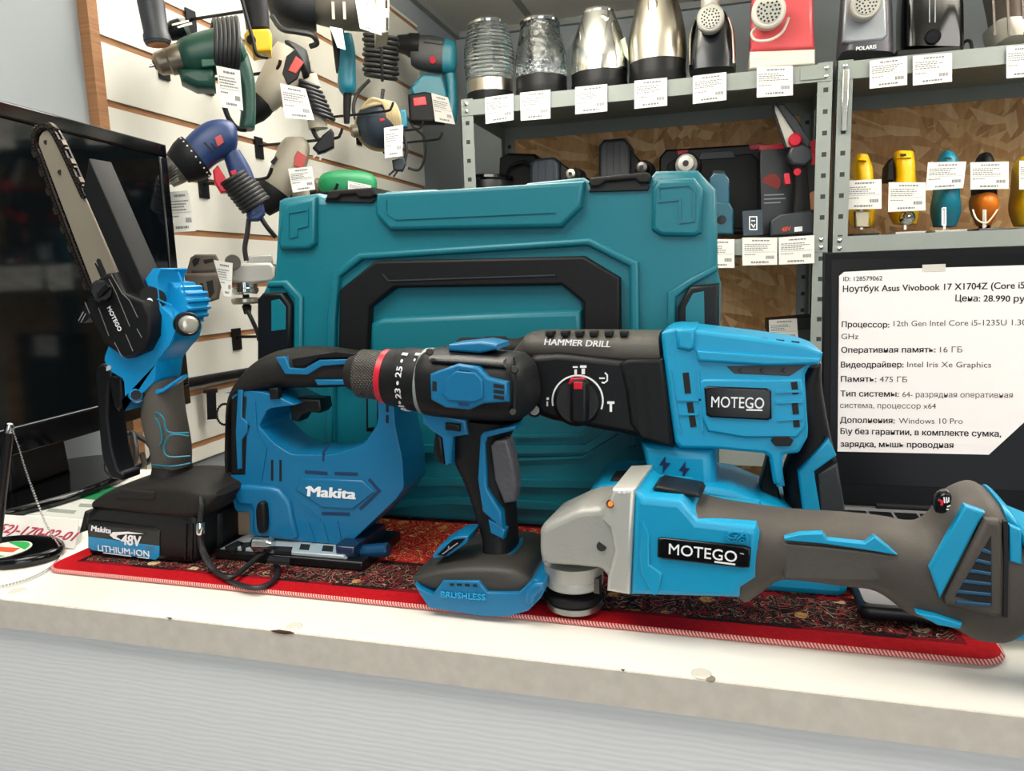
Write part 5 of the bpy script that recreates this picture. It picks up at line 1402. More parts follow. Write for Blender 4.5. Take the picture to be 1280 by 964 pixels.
def facing_drill(label, cx, cy, r, px, y, ring):
    """small drill driver seen chuck first"""
    T = item1('drill_driver', label, 'drill', px, y, 'drill drivers facing out of the middle shelf')
    a = T.p3(cx, cy, .05)
    T.lathe('motor_body', a + V((.005, .11, .001)), a + V((0, .045, 0)), [(0, r * .9 * T.scale), (.1, r * 1.4 * T.scale), (.9, r * 1.4 * T.scale), (1, r * 1.2 * T.scale)], BLK2)
    ck = T.lathe('chuck', a + V((0, .05, 0)), a, [(0, r * 1.15 * T.scale), (.5, r * 1.1 * T.scale), (.6, r * .95 * T.scale), (.95, r * .8 * T.scale), (1, r * .5 * T.scale)], ring)
    T.lathe('chuck_jaw', a + V((0, .004, 0)), a + V((0, -.003, 0)), [(0, r * .34 * T.scale), (1, r * .3 * T.scale)], HOLE_SHADE, ck, seg=16)
    h0 = a + V((.004, .08, 0))
    T.tube('handle', [(h0.x, h0.y, h0.z), (h0.x + .004, h0.y + .01, h0.z * .5), (h0.x + .004, h0.y + .015, .02)], .017, BLK2, local=True)
    T.bevbox('handle_foot', h0.x - .03, h0.x + .038, h0.y - .03, h0.y + .04, 0, .026, .004, BLK)
    return T
facing_drill('small drill driver with a steel chuck peeking over the left half of the teal case', 713, 217, 7, 713, 2.10, STEEL)
facing_drill('drill driver with a dark chuck beside the right clip of the teal case', 802, 209, 8, 802, 2.13, DSTEEL)
facing_drill('drill driver with a wide silver chuck above the right corner pad of the teal case', 857, 204, 11.5, 857, 2.11, ALU)
T = item1('battery_charger', 'tall dark grey ribbed plastic block on the middle shelf behind the teal case', 'charger', 768, 2.28)
T.slab('body', [(748, 293), (748, 182), (754, 174), (780, 172), (788, 181), (788, 293)], .05, -.06, GBLK, r=.010)
for x in (757, 765, 773, 780):
    T.strokes('rib', [[(x, 178), (x, 288)]], 3.2, .053, .006, GBLK)
T.slab('shoulder', [(787, 293), (787, 186), (800, 200), (812, 216), (814, 293)], .03, -.06, BLK2, r=.006)
T = item1('battery_charger', 'low dark grey ribbed plastic block beside a round black case on the middle shelf', 'charger', 682, 2.21)
T.slab('body', [(662, 293), (662, 203), (668, 198), (692, 196), (699, 204), (700, 293)], .05, -.06, mat('blue_grey_plastic', '#1f2a35', .45), r=.010)
for x in (671, 680, 690):
    T.strokes('rib', [[(x, 202), (x, 288)]], 3.2, .053, .006, mat('blue_grey_plastic', '#1f2a35', .45))
T.slab('shoulder', [(699, 293), (699, 202), (716, 214), (734, 222), (736, 293)], .03, -.06, BLK, r=.006)
T = item1('carry_case', 'black case with an arched handle at the left end of the middle shelf', 'case', 645, 2.33)
T.slab('shell', [(620, 293), (624, 197), (634, 191), (668, 192), (674, 200), (676, 293)], .04, -.05, BLK, r=.008)
T.tube('handle', [(632, 232, .05), (634, 212, .06), (650, 203, .062), (664, 208, .06), (666, 230, .05)], .006, BLK2)
T = item1('round_case', 'round black case with a shiny rim at the left end of the middle shelf', 'case', 612, 2.12)
T.plathe('drum', (612, 293), (612, 226), [(0, 26), (.05, 29), (.9, 30), (1, 28)], BLK, seg=40)
T.plathe('rim', (612, 227), (612, 219), [(0, 29), (.3, 31), (.7, 30), (1, 22)], GLOSS, seg=40)
T = item1('laser_level', 'small teal laser level with a clear window beside the right edge of the teal case', 'laser level', 902, 2.10)
LT = mat('laser_teal', '#0d4a5c', .25)
T.slab('body', [(886, 293), (887, 258), (894, 252), (912, 253), (917, 262), (917, 293)], .03, -.03, LT, r=.005)
T.slab('window_block', [(886, 258), (887, 222), (892, 216), (906, 216), (912, 224), (912, 258)], .026, -.026, mat('laser_window', '#134c60', .15), r=.004)
T.slab('cap', [(889, 219), (892, 213), (905, 213), (908, 219)], .018, -.018, BLK, r=.002)
T.plathe('lens', (902, 275), (902, 275), [(0, 6), (1, 5)], GLOSS, w=.028, wb=.032)
T = item1('small_box', 'small dark box with a white lamp picture in front of the black tool box', 'box', 941, 2.08)
T.slab('carton', [(929, 295), (928, 264), (953, 262), (954, 294)], .02, -.02, mat('box_slate', '#2b3a45', .5), r=.0012)
T.strokes('picture_outline', [[(937, 287), (937, 271), (946, 271), (946, 287), (937, 287)], [(939, 276), (944, 276)], [(939, 280), (942, 284), (944, 280)]], 1.2, .0204, .0006, WHITE)
T = item1('blister_pack', 'upright black and red retail box behind the small mini chainsaw on the shelf', 'box', 985, 2.24)
T.slab('carton', [(951, 293), (950, 186), (1022, 180), (1022, 293)], .03, -.03, mat('pack_black', '#16191d', .3), r=.002)
T.slab('red_edge', [(949, 188), (949, 182), (1022, 175), (1022, 182)], .031, -.03, RED, r=.001)
T.plathe('red_seal', (964, 229), (964, 229), [(0, 11), (1, 11)], mat('seal_red', '#8e2a22', .4), w=.029, wb=.0308)
T.slab('red_flap', [(1014, 182), (1022, 180), (1022, 206), (1014, 206)], .032, .028, RED, r=.0005)
T.strokes('pack_print', [[(955, 244), (980, 243)], [(955, 249), (982, 248)], [(955, 254), (976, 253)]], 1.3, .0305, .0006, GREYP)
T.polys('photo_print', [[(1008, 246), (1014, 240), (1020, 238), (1020, 262), (1012, 262)]], .0307, .0006, mat('print_skin', '#a8785c', .6))
T = item1('mini_chainsaw', 'small black and red mini chainsaw standing on the middle shelf', 'chainsaw', 990, 2.10)
T.slab('battery', [(963, 295), (963, 276), (974, 268), (1012, 263), (1017, 268), (1017, 292)], .035, -.035, GBLK, r=.005)
T.text('48V', (977, 290), (989, 288), 5.5, mat('print_orange', '#d8452a', .5), w=.0355, bold=.02, th=.0008)
T.slab('battery_mark', [(993, 284), (1003, 283), (1003, 289), (993, 290)], .0358, .03, WHITE, r=.0003)
T.loft('handle', [(988, 268, 1014, 264, .018, 2.6), (991, 240, 1012, 238, .017, 2.6), (990, 216, 1010, 214, .018, 2.6), (984, 206, 1010, 204, .02, 2.6)], BLK2, sub=3)
T.slab('motor_body', [(984, 196), (988, 184), (1004, 178), (1014, 186), (1016, 200), (1006, 208), (990, 206)], .028, -.03, GBLK, r=.007)
T.slab('guide_bar', [(968, 132), (973, 134), (999, 172), (991, 183), (984, 184), (969, 140)], .010, .006, mat('bar_steel_light', '#b4b0a5', .35, metal=.6), r=.0005)
T.slab('chain', [(966, 131), (968, 132), (969, 140), (984, 184), (981, 185), (966, 142)], .012, .004, mat('chain_dark', '#2a2524', .35, metal=.7), r=.0005)
T.slab('blade_guard', [(970, 130), (980, 130), (997, 150), (1013, 176), (1010, 186), (1001, 178), (988, 158)], .02, .0, GBLK, r=.003)
T.plathe('red_knob', (994, 175), (994, 175), [(0, 8), (.7, 8), (1, 6)], RED, w=.02, wb=.036, seg=18)
T.slab('trigger', [(980, 217), (987, 216), (989, 230), (981, 231)], .010, -.010, RED, r=.002)
T.plathe('red_button', (997, 215), (997, 215), [(0, 5), (1, 4)], RED, w=.014, wb=.021, seg=14)

# ---- lower shelf
ZL = .8805
def item2(name, label, cat, px, y): t = Thing(name, label, cat, (ony(px, 600, y).x, y, ZL), 0); t.clamp = True; return t
T = item2('appliance_box', 'dark tall box with a price tag on the lower shelf behind the hammer drill', 'box', 1000, 2.2)
T.slab('carton', [(961, 640), (961, 404), (1026, 398), (1026, 640)], .06, -.10, mat('box_dark', '#15191b', .5), r=.003)
T.slab('lid_flap', [(960, 416), (960, 402), (1027, 396), (1027, 410)], .062, -.102, BLK2, r=.002)
tag('white price tag on the tall dark box of the lower shelf', [(961, 400), (996, 398), (998, 428), (962, 430)], T, .0635, 'price tags on the lower shelf')
tag('white price tag low on the lower shelf seen through the hammer drill handle', [(959, 609), (977, 610), (980, 640), (959, 640)], T, .075, 'price tags on the lower shelf')
T = item2('bottle', 'dark green rounded bottle on the lower shelf seen under the hammer drill', 'bottle', 917, 2.06)
T.plathe('flask', (917, 640), (917, 599), [(0, 8), (.1, 8.5), (.6, 8.5), (.85, 7), (1, 4)], mat('bottle_green', '#12251f', .3))
T.plathe('bottle_cap', (917, 602), (917, 596), [(0, 5), (.8, 5), (1, 3)], BLK)
T = item2('screwdriver_stand', 'red knobbed hand tool standing on the lower shelf beside the dark bottle', 'hand tool', 937, 2.10)
T.plathe('shaft', (937, 640), (937, 606), [(0, 4), (.4, 3), (1, 3)], mat('osb_brown_tool', '#5a3a1c', .6))
T.plathe('knob', (937, 609), (937, 590), [(0, 3), (.3, 6), (.7, 6.5), (1, 3)], RED)
T = item2('small_carton', 'dark green carton on the lower shelf beside the red knobbed tool', 'box', 951, 2.08)
T.slab('carton', [(944, 640), (944, 602), (959, 601), (959, 640)], .02, -.02, mat('carton_green', '#16271c', .5), r=.001)
T.slab('carton_lid', [(943, 608), (943, 600), (960, 599), (960, 607)], .0212, -.0212, mat('carton_green', '#16271c', .5), r=.001)

# ================================================================== row of jigsaws on the right rack
ZJ = ZR1 + .0005
gj = 'jigsaws on the right rack shelf'
def shelf_jigsaw(label, px, st, m, top, plate, extra=None):
    T = Thing('jigsaw', label, 'jigsaw', (ony(px, 240, 2.10).x, 2.10, ZJ), 0, gj); T.clamp = True
    T.loft('body', [(a, y, b, y2, hd, 3, w_) for a, y, b, y2, hd, w_ in st], m, sub=4)
    a0, b0 = st[-1][0], st[-1][2]
    xa, xb = T.p(plate[0], 288)[0], T.p(plate[1], 288)[0]
    T.bevbox('base_plate', xa, xb, -.06, .10, 0, .006, .0015, plate[2])
    s0 = st[0]
    T.loft('handle', [(s0[0] + 2, s0[1] + 8, s0[2] - 2, s0[3] + 8, .02, 3, .03), (s0[0] + 1, s0[1] + 4, s0[2] - 1, s0[3] + 4, .02, 3, -.03), (s0[0] + 2, s0[1] + 6, s0[2] - 2, s0[3] + 6, .02, 3, -.09),
                      (s0[0] + 2, s0[1] + 50, s0[2] - 2, s0[3] + 50, .03, 3, -.15), (s0[0] + 2, s0[1] + 80, s0[2] - 2, s0[3] + 80, .03, 3, -.12)], top, sub=3)
    bl_ = T.strokes('blade', [[((plate[0] + plate[1]) / 2, 262), ((plate[0] + plate[1]) / 2, 287)]], 3, .045, .0012, STEEL)
    return T
T = shelf_jigsaw('yellow jigsaw with a clear guard leftmost beside the rack uprights', 1078, [(1070, 194, 1085, 194, .025, 0), (1066, 210, 1091, 210, .04, 0), (1066, 226, 1092, 226, .05, 0), (1063, 250, 1093, 250, .06, -.01), (1061, 272, 1094, 272, .05, -.01), (1064, 284, 1090, 284, .04, -.02)], YEL, YEL, (1060, 1094, BLK))
T.slab('clear_guard', [(1069, 264), (1087, 264), (1086, 284), (1070, 284)], .062, .03, mat('clear_guard', '#a59a7a', .12, spec=.8), r=.003)
T.plathe('top_screw', (1078, 198), (1078, 198), [(0, 2), (1, 1.6)], BLK, w=.022, wb=.027, seg=10)
T = shelf_jigsaw('taller yellow jigsaw with a black side second from the rack uprights', 1131, [(1118, 191, 1142, 190, .03, 0), (1116, 204, 1144, 203, .045, 0), (1117, 226, 1145, 226, .05, 0), (1110, 244, 1150, 244, .06, -.01), (1108, 262, 1150, 262, .055, -.01), (1116, 280, 1146, 280, .04, -.02)], YEL, YEL, (1113, 1150, ALU))
T.slab('side_cover', [(1108, 226), (1110, 206), (1117, 196), (1119, 226)], .02, -.05, BLK2, r=.004)
T.slab('top_slot', [(1126, 192), (1133, 192), (1133, 196), (1126, 196)], .040, .02, HOLE_SHADE, r=.0005)
T.plathe('guide_ball', (1134, 272), (1134, 272), [(0, 9), (.4, 8.6), (.75, 6), (1, 2)], CHROME, w=.045, wb=.065)
T = shelf_jigsaw('teal jigsaw with a silver blade guide third from the rack uprights', 1184, [(1176, 191, 1192, 191, .03, 0), (1172, 200, 1197, 200, .045, 0), (1168, 226, 1199, 226, .055, 0), (1165, 246, 1200, 246, .06, 0), (1162, 264, 1202, 264, .06, -.01), (1166, 284, 1196, 283, .04, -.02)], MTEAL, MTEAL, (1161, 1200, ALU))
T.strokes('blade_guide', [[(1178, 260), (1178, 281), (1182, 281), (1182, 260), (1178, 260)]], 1.6, .0625, .003, CHROME)
T = shelf_jigsaw('orange jigsaw with a black top and wire guard fourth from the rack uprights', 1230, [(1221, 240, 1240, 240, .045, 0), (1213, 246, 1246, 246, .055, 0), (1211, 256, 1248, 256, .06, 0), (1214, 268, 1246, 268, .055, -.01), (1221, 282, 1238, 282, .04, -.02)], ORA, BLK2, (1214, 1246, DSTEEL))
T.loft('black_top', [(1224, 193, 1238, 193, .03, 3), (1219, 202, 1242, 202, .045, 3), (1214, 226, 1246, 226, .055, 3), (1214, 246, 1246, 246, .05, 3)], BLK2, sub=3)
T.tube('wire_guard', [(1216, 262, .06), (1221, 274, .07), (1232, 279, .072), (1240, 272, .07), (1247, 262, .06)], .0018, mat('wire_white', '#d6cdb8', .4))
T.tube('wire_guard', [(1232, 262, .064), (1232, 284, .07)], .0018, mat('wire_white', '#d6cdb8', .4))
T = shelf_jigsaw('dull yellow jigsaw cut off at the right edge of the shelf', 1285, [(1276, 196, 1296, 195, .03, 0), (1266, 208, 1302, 206, .045, 0), (1263, 236, 1306, 234, .055, 0), (1260, 262, 1308, 262, .06, 0), (1266, 283, 1304, 282, .04, -.02)], mat('dull_yellow', '#b8960f', .4), BLK2, (1268, 1306, ALU))
A_.o = V((0, 2.028, 1.5))
gt = 'price tags hung in front of the jigsaws'
for lb, q in (('white price tag hung on the leftmost yellow jigsaw', [(1056, 226), (1102, 224), (1102, 261), (1056, 262)]), ('white price tag hung on the taller yellow jigsaw', [(1111, 228), (1157, 228), (1157, 263), (1110, 265)]),
              ('white price tag hung on the teal jigsaw', [(1160, 203), (1208, 202), (1204, 235), (1157, 238)]), ('white price tag hung on the orange jigsaw', [(1213, 203), (1261, 202), (1261, 236), (1213, 237)]),
              ('white price tag hung on the dull yellow jigsaw at the edge', [(1274, 201), (1300, 200), (1300, 236), (1274, 237)])):
    t_ = tag(lb, q, A_, 0, gt)
    p0 = t_.p3((q[0][0] + q[1][0]) / 2, q[0][1] + 1, 0)
    t_.tube('tie', [tuple(p0), (p0.x, p0.y + .02, p0.z + .004), (p0.x, p0.y + .04, p0.z - .002)], .0006, WHITE, local=True, seg=5)

# ================================================================== tools hanging on the slatted panel
def W(px, py, out): return onx(px, py, -1.0 + out)
def wt(name, label, cat, px, py, out, group=None):
    p_ = W(px, py, out); return Thing(name, label, cat, p_, face_yaw(p_), group)
gh_ = 'display hooks on the slatted panel'
def hook(label, px, py, ln):
    """black prong hooked into a groove, standing straight out of the panel with an upturned tip"""
    b_ = onx(px, py, -1.0); gz = min(GZ, key=lambda z: abs(z - b_.z)); b_.z = gz
    t = Thing('display_hook', label, 'hook', b_, -0.0, gh_)
    t.boxes('hook_plate', [(.0004, .004, -.014, .014, -.034, .012)], BLK)
    t.tube('prong', [(.002, 0, -.006), (ln * .5, 0, -.006), (ln - .02, 0, -.005), (ln - .006, 0, .002), (ln, 0, .014)], .0032, BLK, local=True)
    return t
hook('black display hook under the chuck of the green drill', 204, 92, .16); hook('black display hook under the body of the green drill', 260, 114, .17)
hook('black display hook through the tag of the beige corded drill', 320, 150, .21); hook('black display hook behind the wound black cable', 392, 146, .22)
hook('black display hook below the blue sander', 448, 178, .2); hook('black display hook under the blue heat gun', 254, 240, .16)
hook('black display hook under the small silver grinder', 292, 392, .10); hook('black display hook under the beige drill', 352, 262, .15); hook('black display hook under the teal and black rotary hammer', 480, 176, .19)
hook('black display hook at the top beside the dark barrel', 236, 10, .16)

T = wt('heat_gun', 'dark grey barrelled tool with a copper nozzle opening hanging at the top left', 'heat gun', 195, 30, .12)
T.plathe('barrel', (181, -40), (197, 52), [(0, 17), (.6, 15.5), (.88, 14.5), (.92, 16), (1, 16)], GBLK, seg=32)
T.plathe('nozzle', (196.5, 50), (197.8, 56), [(0, 15), (.7, 15), (1, 14)], GBLK, seg=32)
T.plathe('nozzle_opening', (197.6, 55), (198, 57), [(0, 12.5), (1, 12)], COPPER, seg=32)
T.loft('handle', [(176, -48, 206, -56, .02), (196, -70, 226, -70, .02), (220, -80, 250, -100, .02)], GBLK)
T.plathe('end_cap', (179, -52), (181, -38), [(0, 12), (.4, 16), (1, 18)], BLK2)

T = wt('corded_drill', 'dark green corded drill with a steel chuck and wound black cord', 'drill', 262, 92, .14)
T.plathe('bit', (186, 83), (200, 80), [(0, 2), (1, 2.4)], CHROME, seg=12)
ck = T.plathe('chuck', (194, 81), (236, 70), [(0, 9), (.1, 13.5), (.35, 15), (.4, 17), (.95, 17.5), (1, 14)], mat('worn_chuck', '#8a8070', .35, metal=.8, var=.15))
T.plathe('chuck_front', (192, 81.5), (197, 80), [(0, 5), (1, 10)], DSTEEL, ck)
T.plathe('body', (226, 74), (304, 58), [(0, 17), (.08, 22), (.3, 25), (.7, 27), (.92, 25), (1, 16)], GREEN, seg=40, sub=2)
T.slab('lower_body', [(222, 84), (268, 82), (270, 110), (246, 110), (226, 100)], .025, -.03, GREEN, r=.012)
T.loft('handle', [(282, 72, 310, 68, .022), (296, 100, 318, 98, .02), (301, 130, 320, 128, .02), (299, 158, 319, 158, .022), (300, 162, 317, 162, .02)], GREEN, sub=4)
T.slab('brand_panel', [(249, 58), (266, 55), (270, 82), (252, 84)], .031, .02, mat('green_panel', '#16563f', .4), r=.002)
for k in range(6):
    x = 268 + k * 5.4; a_ = [( x + 7 * math.sin(t_) * .4, 60 - k * .6 + 33 * math.cos(t_) - 2, .036 * math.sin(t_)) for t_ in [j * PI / 8 for j in range(16)]]
    T.tube('wound_cord', a_, .0042, CORD, closed=True, sub=3)
T.tube('cord_end', [(280, 132, .01), (286, 148, .005), (296, 160, .0), (308, 162, 0)], .0045, CORD)
pl = T.plathe('plug', (210, 42), (228, 34), [(0, 9), (.5, 12), (1, 11)], BLK, w=-.02)
T.plathe('plug_face', (228, 34), (234, 32), [(0, 11), (1, 10)], mat('plug_steel', '#b2b2ae', .3, metal=.8), pl, w=-.02)
T.strokes('plug_pin', [[(215, 31), (236, 26)], [(222, 34), (240, 29)]], 2.2, .0, .003, STEEL, pl)
tag('white price tag hanging on the green drill handle', [(270, 82), (300, 88), (304, 139), (277, 135)], T, .045, 'price tags on the wall tools', .006)

T = wt('cordless_grinder', 'black tool with a yellow end and wire bail hanging at the top', 'grinder', 322, 20, .17)
T.loft('body', [(292, -40, 332, -44, .024), (298, -10, 333, -14, .024), (305, 20, 336, 18, .022), (308, 38, 337, 37, .022)], BLK2)
T.slab('yellow_end', [(305, 42), (309, 36), (336, 35), (340, 42), (339, 63), (316, 66), (306, 52)], .028, -.028, YEL, r=.005)
T.tube('wire_bail', [(300, -10, .03), (308, 20, .032), (316, 50, .034), (321, 68, .034), (334, 72, .02)], .0035, BLK)
T.plathe('round_cap', (314, 50), (314, 50), [(0, 6), (1, 5)], BLK, w=.026, wb=.033, seg=16)

T = wt('corded_drill', 'beige and black corded drill with a red label pointing down to the left', 'drill', 350, 95, .15)
T.loft('body', [(346, 52, 388, 78, .022), (336, 66, 384, 102, .030), (324, 92, 362, 124, .030), (316, 108, 346, 138, .026), (312, 118, 338, 142, .020)], BEIGE, sub=4)
T.loft('rear_cap', [(357, 50, 384, 66, .018), (356, 51, 388, 84, .026), (366, 56, 388, 98, .030), (372, 64, 386, 104, .031), (372, 78, 380, 106, .026)], BLK2, sub=4)
T.plathe('chuck', (328, 126), (309, 146), [(0, 17), (.2, 18), (.6, 17), (1, 13)], BLK2)
T.slab('label_field', [(352, 92), (358, 70), (370, 60), (380, 76), (372, 98), (360, 106)], .031, .02, BLK, r=.002)
T.slab('red_label', [(360, 88), (370, 70), (380, 78), (370, 92)], .0325, .028, mat('label_red', '#b0413a', .4), r=.001)
T.loft('handle', [(372, 100, 396, 92, .018), (380, 125, 404, 120, .018), (384, 150, 408, 148, .018), (386, 162, 410, 160, .018)], BEIGE, sub=3)
for k in range(8):
    cx_, cy_ = 384 + k * 2.6, 104 + k * 5.6
    T.tube('wound_cord', [(cx_ + 15 * math.cos(t_) , cy_ + 6 * math.cos(t_) , .026 * math.sin(t_)) for t_ in [j * PI / 6 for j in range(12)]], .0042, CORD, closed=True, sub=3)
pl = T.slab('plug', [(391, 184), (404, 168), (414, 160), (418, 166), (418, 184), (406, 190), (398, 192)], .012, -.012, BLK, r=.004)
T.strokes('plug_pin', [[(396, 188), (392, 197)], [(404, 190), (400, 200)]], 2.2, .0, .003, STEEL, pl)
T.tube('cord_end', [(390, 160, .0), (396, 172, 0), (404, 176, 0)], .0045, CORD)
tag('white price tag hanging on the beige drill with the black rear cap', [(350, 104), (382, 111), (393, 151), (356, 148)], T, .04, 'price tags on the wall tools', .006)

T = wt('belt_sander', 'large olive and black corded power tool at the top of the panel', 'power tool', 420, 15, .17)
T.loft('body', [(385, -50, 385, 28, .03), (400, -50, 402, 34, .045, 3), (430, -50, 430, 40, .05, 3), (458, -50, 460, 42, .05, 3), (474, -50, 476, 42, .048, 3)], OLIVE, sub=3)
T.loft('rear_section', [(330, -20, 334, 8, .03), (345, -40, 345, 30, .04), (372, -45, 372, 42, .045), (392, -45, 396, 42, .04)], BLK, sub=3)
T.slab('end_plate', [(468, -40), (482, -40), (487, 0), (486, 40), (470, 44)], .05, -.05, BEIGE, r=.004)
T.strokes('end_latch', [[(483, 0), (483, 10)], [(484, 22), (484, 38)]], 3, .0508, .002, HOLE_SHADE)
for x in (416, 430):
    T.strokes('vent_slot', [[(x, 2), (x + 1, 24)]], 3.5, .0512, .002, BEIGE)
T.tube('cord', [(340, 20, .04), (352, 36, .05), (372, 40, .05), (390, 44, .045), (396, 54, .03), (388, 58, .02)], .006, CORD)
tag('larger white price tag on the olive power tool', [(444, 0), (468, 0), (477, 45), (450, 36)], T, .062, 'price tags on the wall tools', .004)
tag('narrow white price tag on the straight teal grinder', [(412, 33), (428, 36), (432, 63), (422, 60)], T, .055, 'price tags on the wall tools', .004)

T = wt('straight_grinder', 'slim teal and black straight grinder hanging upright in the middle of the panel', 'grinder', 433, 90, .13)
T.loft('body', [(426, 44, 440, 44, .02), (424, 66, 444, 64, .026), (422, 98, 445, 98, .028), (423, 110, 445, 112, .028), (428, 118, 441, 118, .02)], MTEAL, sub=4)
T.loft('shaft', [(429, 116, 440, 116, .014), (429, 140, 438, 140, .012), (430, 154, 437, 154, .010)], BLK2, sub=3)
T.loft('tail', [(412, 30, 430, 28, .018), (416, 60, 427, 58, .018), (420, 90, 428, 90, .016)], BLK2, sub=3)
T.tube('cord', [(428, 40, 0), (422, 20, -.02), (414, 4, -.03)], .0045, CORD)

T = wt('orbital_sander', 'round navy sander wrapped in its cream cord at the lower right of the panel', 'sander', 472, 150, .15)
T.plathe('motor_body', (474, 156), (474, 156), [(0, 26), (.15, 29), (.7, 28), (.9, 22), (1, 12)], mat('sander_navy', '#1b2834', .4), w=-.04, wb=.03, seg=40)
T.plathe('sanding_pad', (474, 158), (474, 158), [(0, 30), (.8, 31), (1, 29)], mat('pad_tan', '#a8946c', .7), w=-.055, wb=-.038, seg=40)
T.slab('label_patch', [(474, 142), (480, 140), (481, 150), (475, 152)], .033, .02, RED, r=.001)
for k in range(8):
    T.tube('cream_cord', [(452 + k * 2.2, 136 - k * .8, .02 + .002 * k), (464 + k * 3.6, 124 + k * .6, .034), (478 + k * 2.6, 128 + k * 1.2, .036), (484 + k * 2.2, 142 + k * .8, .033), (482 + k * 2.6, 156 + k * .6, .02)], .0044, CREAMCORD, sub=4)
T.slab('blue_end', [(498, 138), (508, 136), (510, 158), (500, 160)], .02, -.02, MTEAL, r=.005)
T.tube('cord_tail', [(503, 160, 0), (508, 185, 0), (505, 205, 0)], .0045, CORD)
pl = T.slab('plug', [(490, 200), (505, 196), (508, 204), (504, 214), (492, 213)], .010, -.010, mat('plug_navy', '#14202b', .4), r=.004)
T.strokes('plug_pin', [[(494, 212), (486, 219)], [(497, 214), (492, 221)]], 2.2, .0, .003, BLK, pl)
T.plathe('side_knob', (438, 165), (448, 163), [(0, 5), (.3, 8), (1, 8)], mat('worn_chuck', '#8a8070', .35, metal=.8, var=.15))
tag('white price tag below the navy sander', [(480, 160), (504, 156), (503, 195), (481, 198)], T, .045, 'price tags on the wall tools', .003)

T = wt('coiled_cable', 'thick black cable wound in a bundle beside the wall rotary hammer', 'cable', 476, 72, .10)
for k in range(9):
    T.tube('cable_turn', [(476 + (20 + 1.2 * math.sin(k * 2.1)) * math.cos(t_), 46 + k * 6.2 + 3 * math.cos(t_ + .3), .028 * math.sin(t_)) for t_ in [j * PI / 7 for j in range(14)]], .0058, CORD, closed=True, sub=3)
T.tube('cable_tail', [(462, 100, .02), (446, 118, .02), (442, 140, .03), (452, 158, .04), (466, 156, .05), (474, 140, .045), (479, 112, .03)], .005, CORD)
T.tube('cable_band', [(476, 38, .03), (477, 70, .037), (478, 102, .03)], .004, BLK2)

T = wt('rotary_hammer', 'teal and black cordless rotary hammer with a red button hanging at the panel end', 'rotary hammer', 535, 95, .12)
T.plathe('chuck', (493, 54), (524, 58), [(0, 6), (.15, 10), (.5, 12), (.6, 14), (1, 15)], BLK)
T.loft('gear_housing', [(512, 46, 514, 82, .024), (520, 43, 522, 88, .028, 3), (540, 43, 540, 92, .03, 3), (556, 47, 556, 93, .03, 3)], GBLK, sub=3)
T.loft('rear_housing', [(553, 47, 553, 94, .030, 3), (562, 48, 562, 95, .031, 3), (569, 54, 569, 92, .026, 3), (571, 62, 571, 84, .018, 3)], MTEAL, sub=3)
T.plathe('red_button', (541, 75), (541, 75), [(0, 4.5), (1, 4)], RED, w=.029, wb=.035, seg=18)
T.slab('top_ridge', [(530, 49), (554, 51), (553, 56), (530, 53)], .031, .02, BLK, r=.001)
T.slab('neck', [(528, 92), (553, 94), (560, 118), (556, 126), (518, 122), (512, 110)], .026, -.026, MTEAL, r=.007)
T.slab('motor_foot', [(510, 118), (530, 114), (550, 118), (556, 152), (512, 152)], .03, -.03, BLK2, r=.006)
T.slab('red_patch', [(516, 122), (532, 120), (534, 131), (517, 133)], .032, .02, RED, r=.002)
T.loft('handle', [(556, 92, 570, 92, .014), (558, 110, 571, 110, .014), (558, 130, 572, 130, .015), (552, 152, 571, 152, .018)], MTEAL, sub=3)
T.tube('strap', [(512, 150, .01), (518, 160, .01), (530, 172, .0), (531, 195, 0), (524, 212, 0), (510, 210, 0)], .0042, CORD)
tag('white price tag hanging on the wall rotary hammer', [(539, 116), (560, 122), (569, 156), (544, 152)], T, .045, 'price tags on the wall tools', .004)

T = wt('heat_gun', 'navy blue heat gun with a black dotted collar and red trigger on the panel', 'heat gun', 265, 205, .165)
T.loft('body', [(226, 178, 254, 222, .030), (240, 163, 268, 208, .034), (258, 151, 288, 196, .035), (276, 148, 296, 186, .032), (288, 151, 297, 172, .022), (293, 156, 296, 164, .012)], NAVY, sub=4)
cl = T.plathe('collar', (246, 195), (222, 211), [(0, 27), (.15, 28), (.5, 26), (1, 20)], BLK2)
T.plathe('nozzle', (224, 210), (207, 221), [(0, 18), (.4, 17), (1, 15)], mat('nozzle_steel', '#7d7a75', .35, metal=.9))
v = []; f = []
A1, B1 = T.p3(243, 197), T.p3(239, 199.6)
ax = (B1 - A1).normalized(); e1_ = ax.cross(V((0, 1, 0))).normalized(); e2_ = ax.cross(e1_)
for k in range(22):
    a_ = 2 * PI * k / 22; p_ = A1 + (e1_ * math.cos(a_) + e2_ * math.sin(a_)) * 27.8 * T.scale; b = len(v); r_ = .0018
    v += [p_ + V(q_) * r_ for q_ in ((1, 0, 0), (-1, 0, 0), (0, 1, 0), (0, -1, 0), (0, 0, 1), (0, 0, -1))]
    f += [tuple(b + i for i in q_) for q_ in ((0, 2, 4), (2, 1, 4), (1, 3, 4), (3, 0, 4), (2, 0, 5), (1, 2, 5), (3, 1, 5), (0, 3, 5))]
T.mesh('collar_dots', v, f, WHITE, cl)
for k in range(8):
    a_ = -.9 + k * .26
    T.tube('nozzle_slot', [(221 + 3 * math.sin(a_), 213 + 15 * math.sin(a_), .027 * math.cos(a_)), (210 + 3 * math.sin(a_), 220 + 13 * math.sin(a_), .024 * math.cos(a_))], .0014, STEEL, sub=1, seg=5)
T.strokes('vent_slot', [[(255, 178), (266, 190)], [(260, 175), (271, 187)]], 2, .0345, .003, HOLE_SHADE)
T.slab('label_patch', [(268, 172), (276, 168), (280, 178), (272, 184)], .036, .03, mat('label_red', '#b0413a', .4), r=.001)
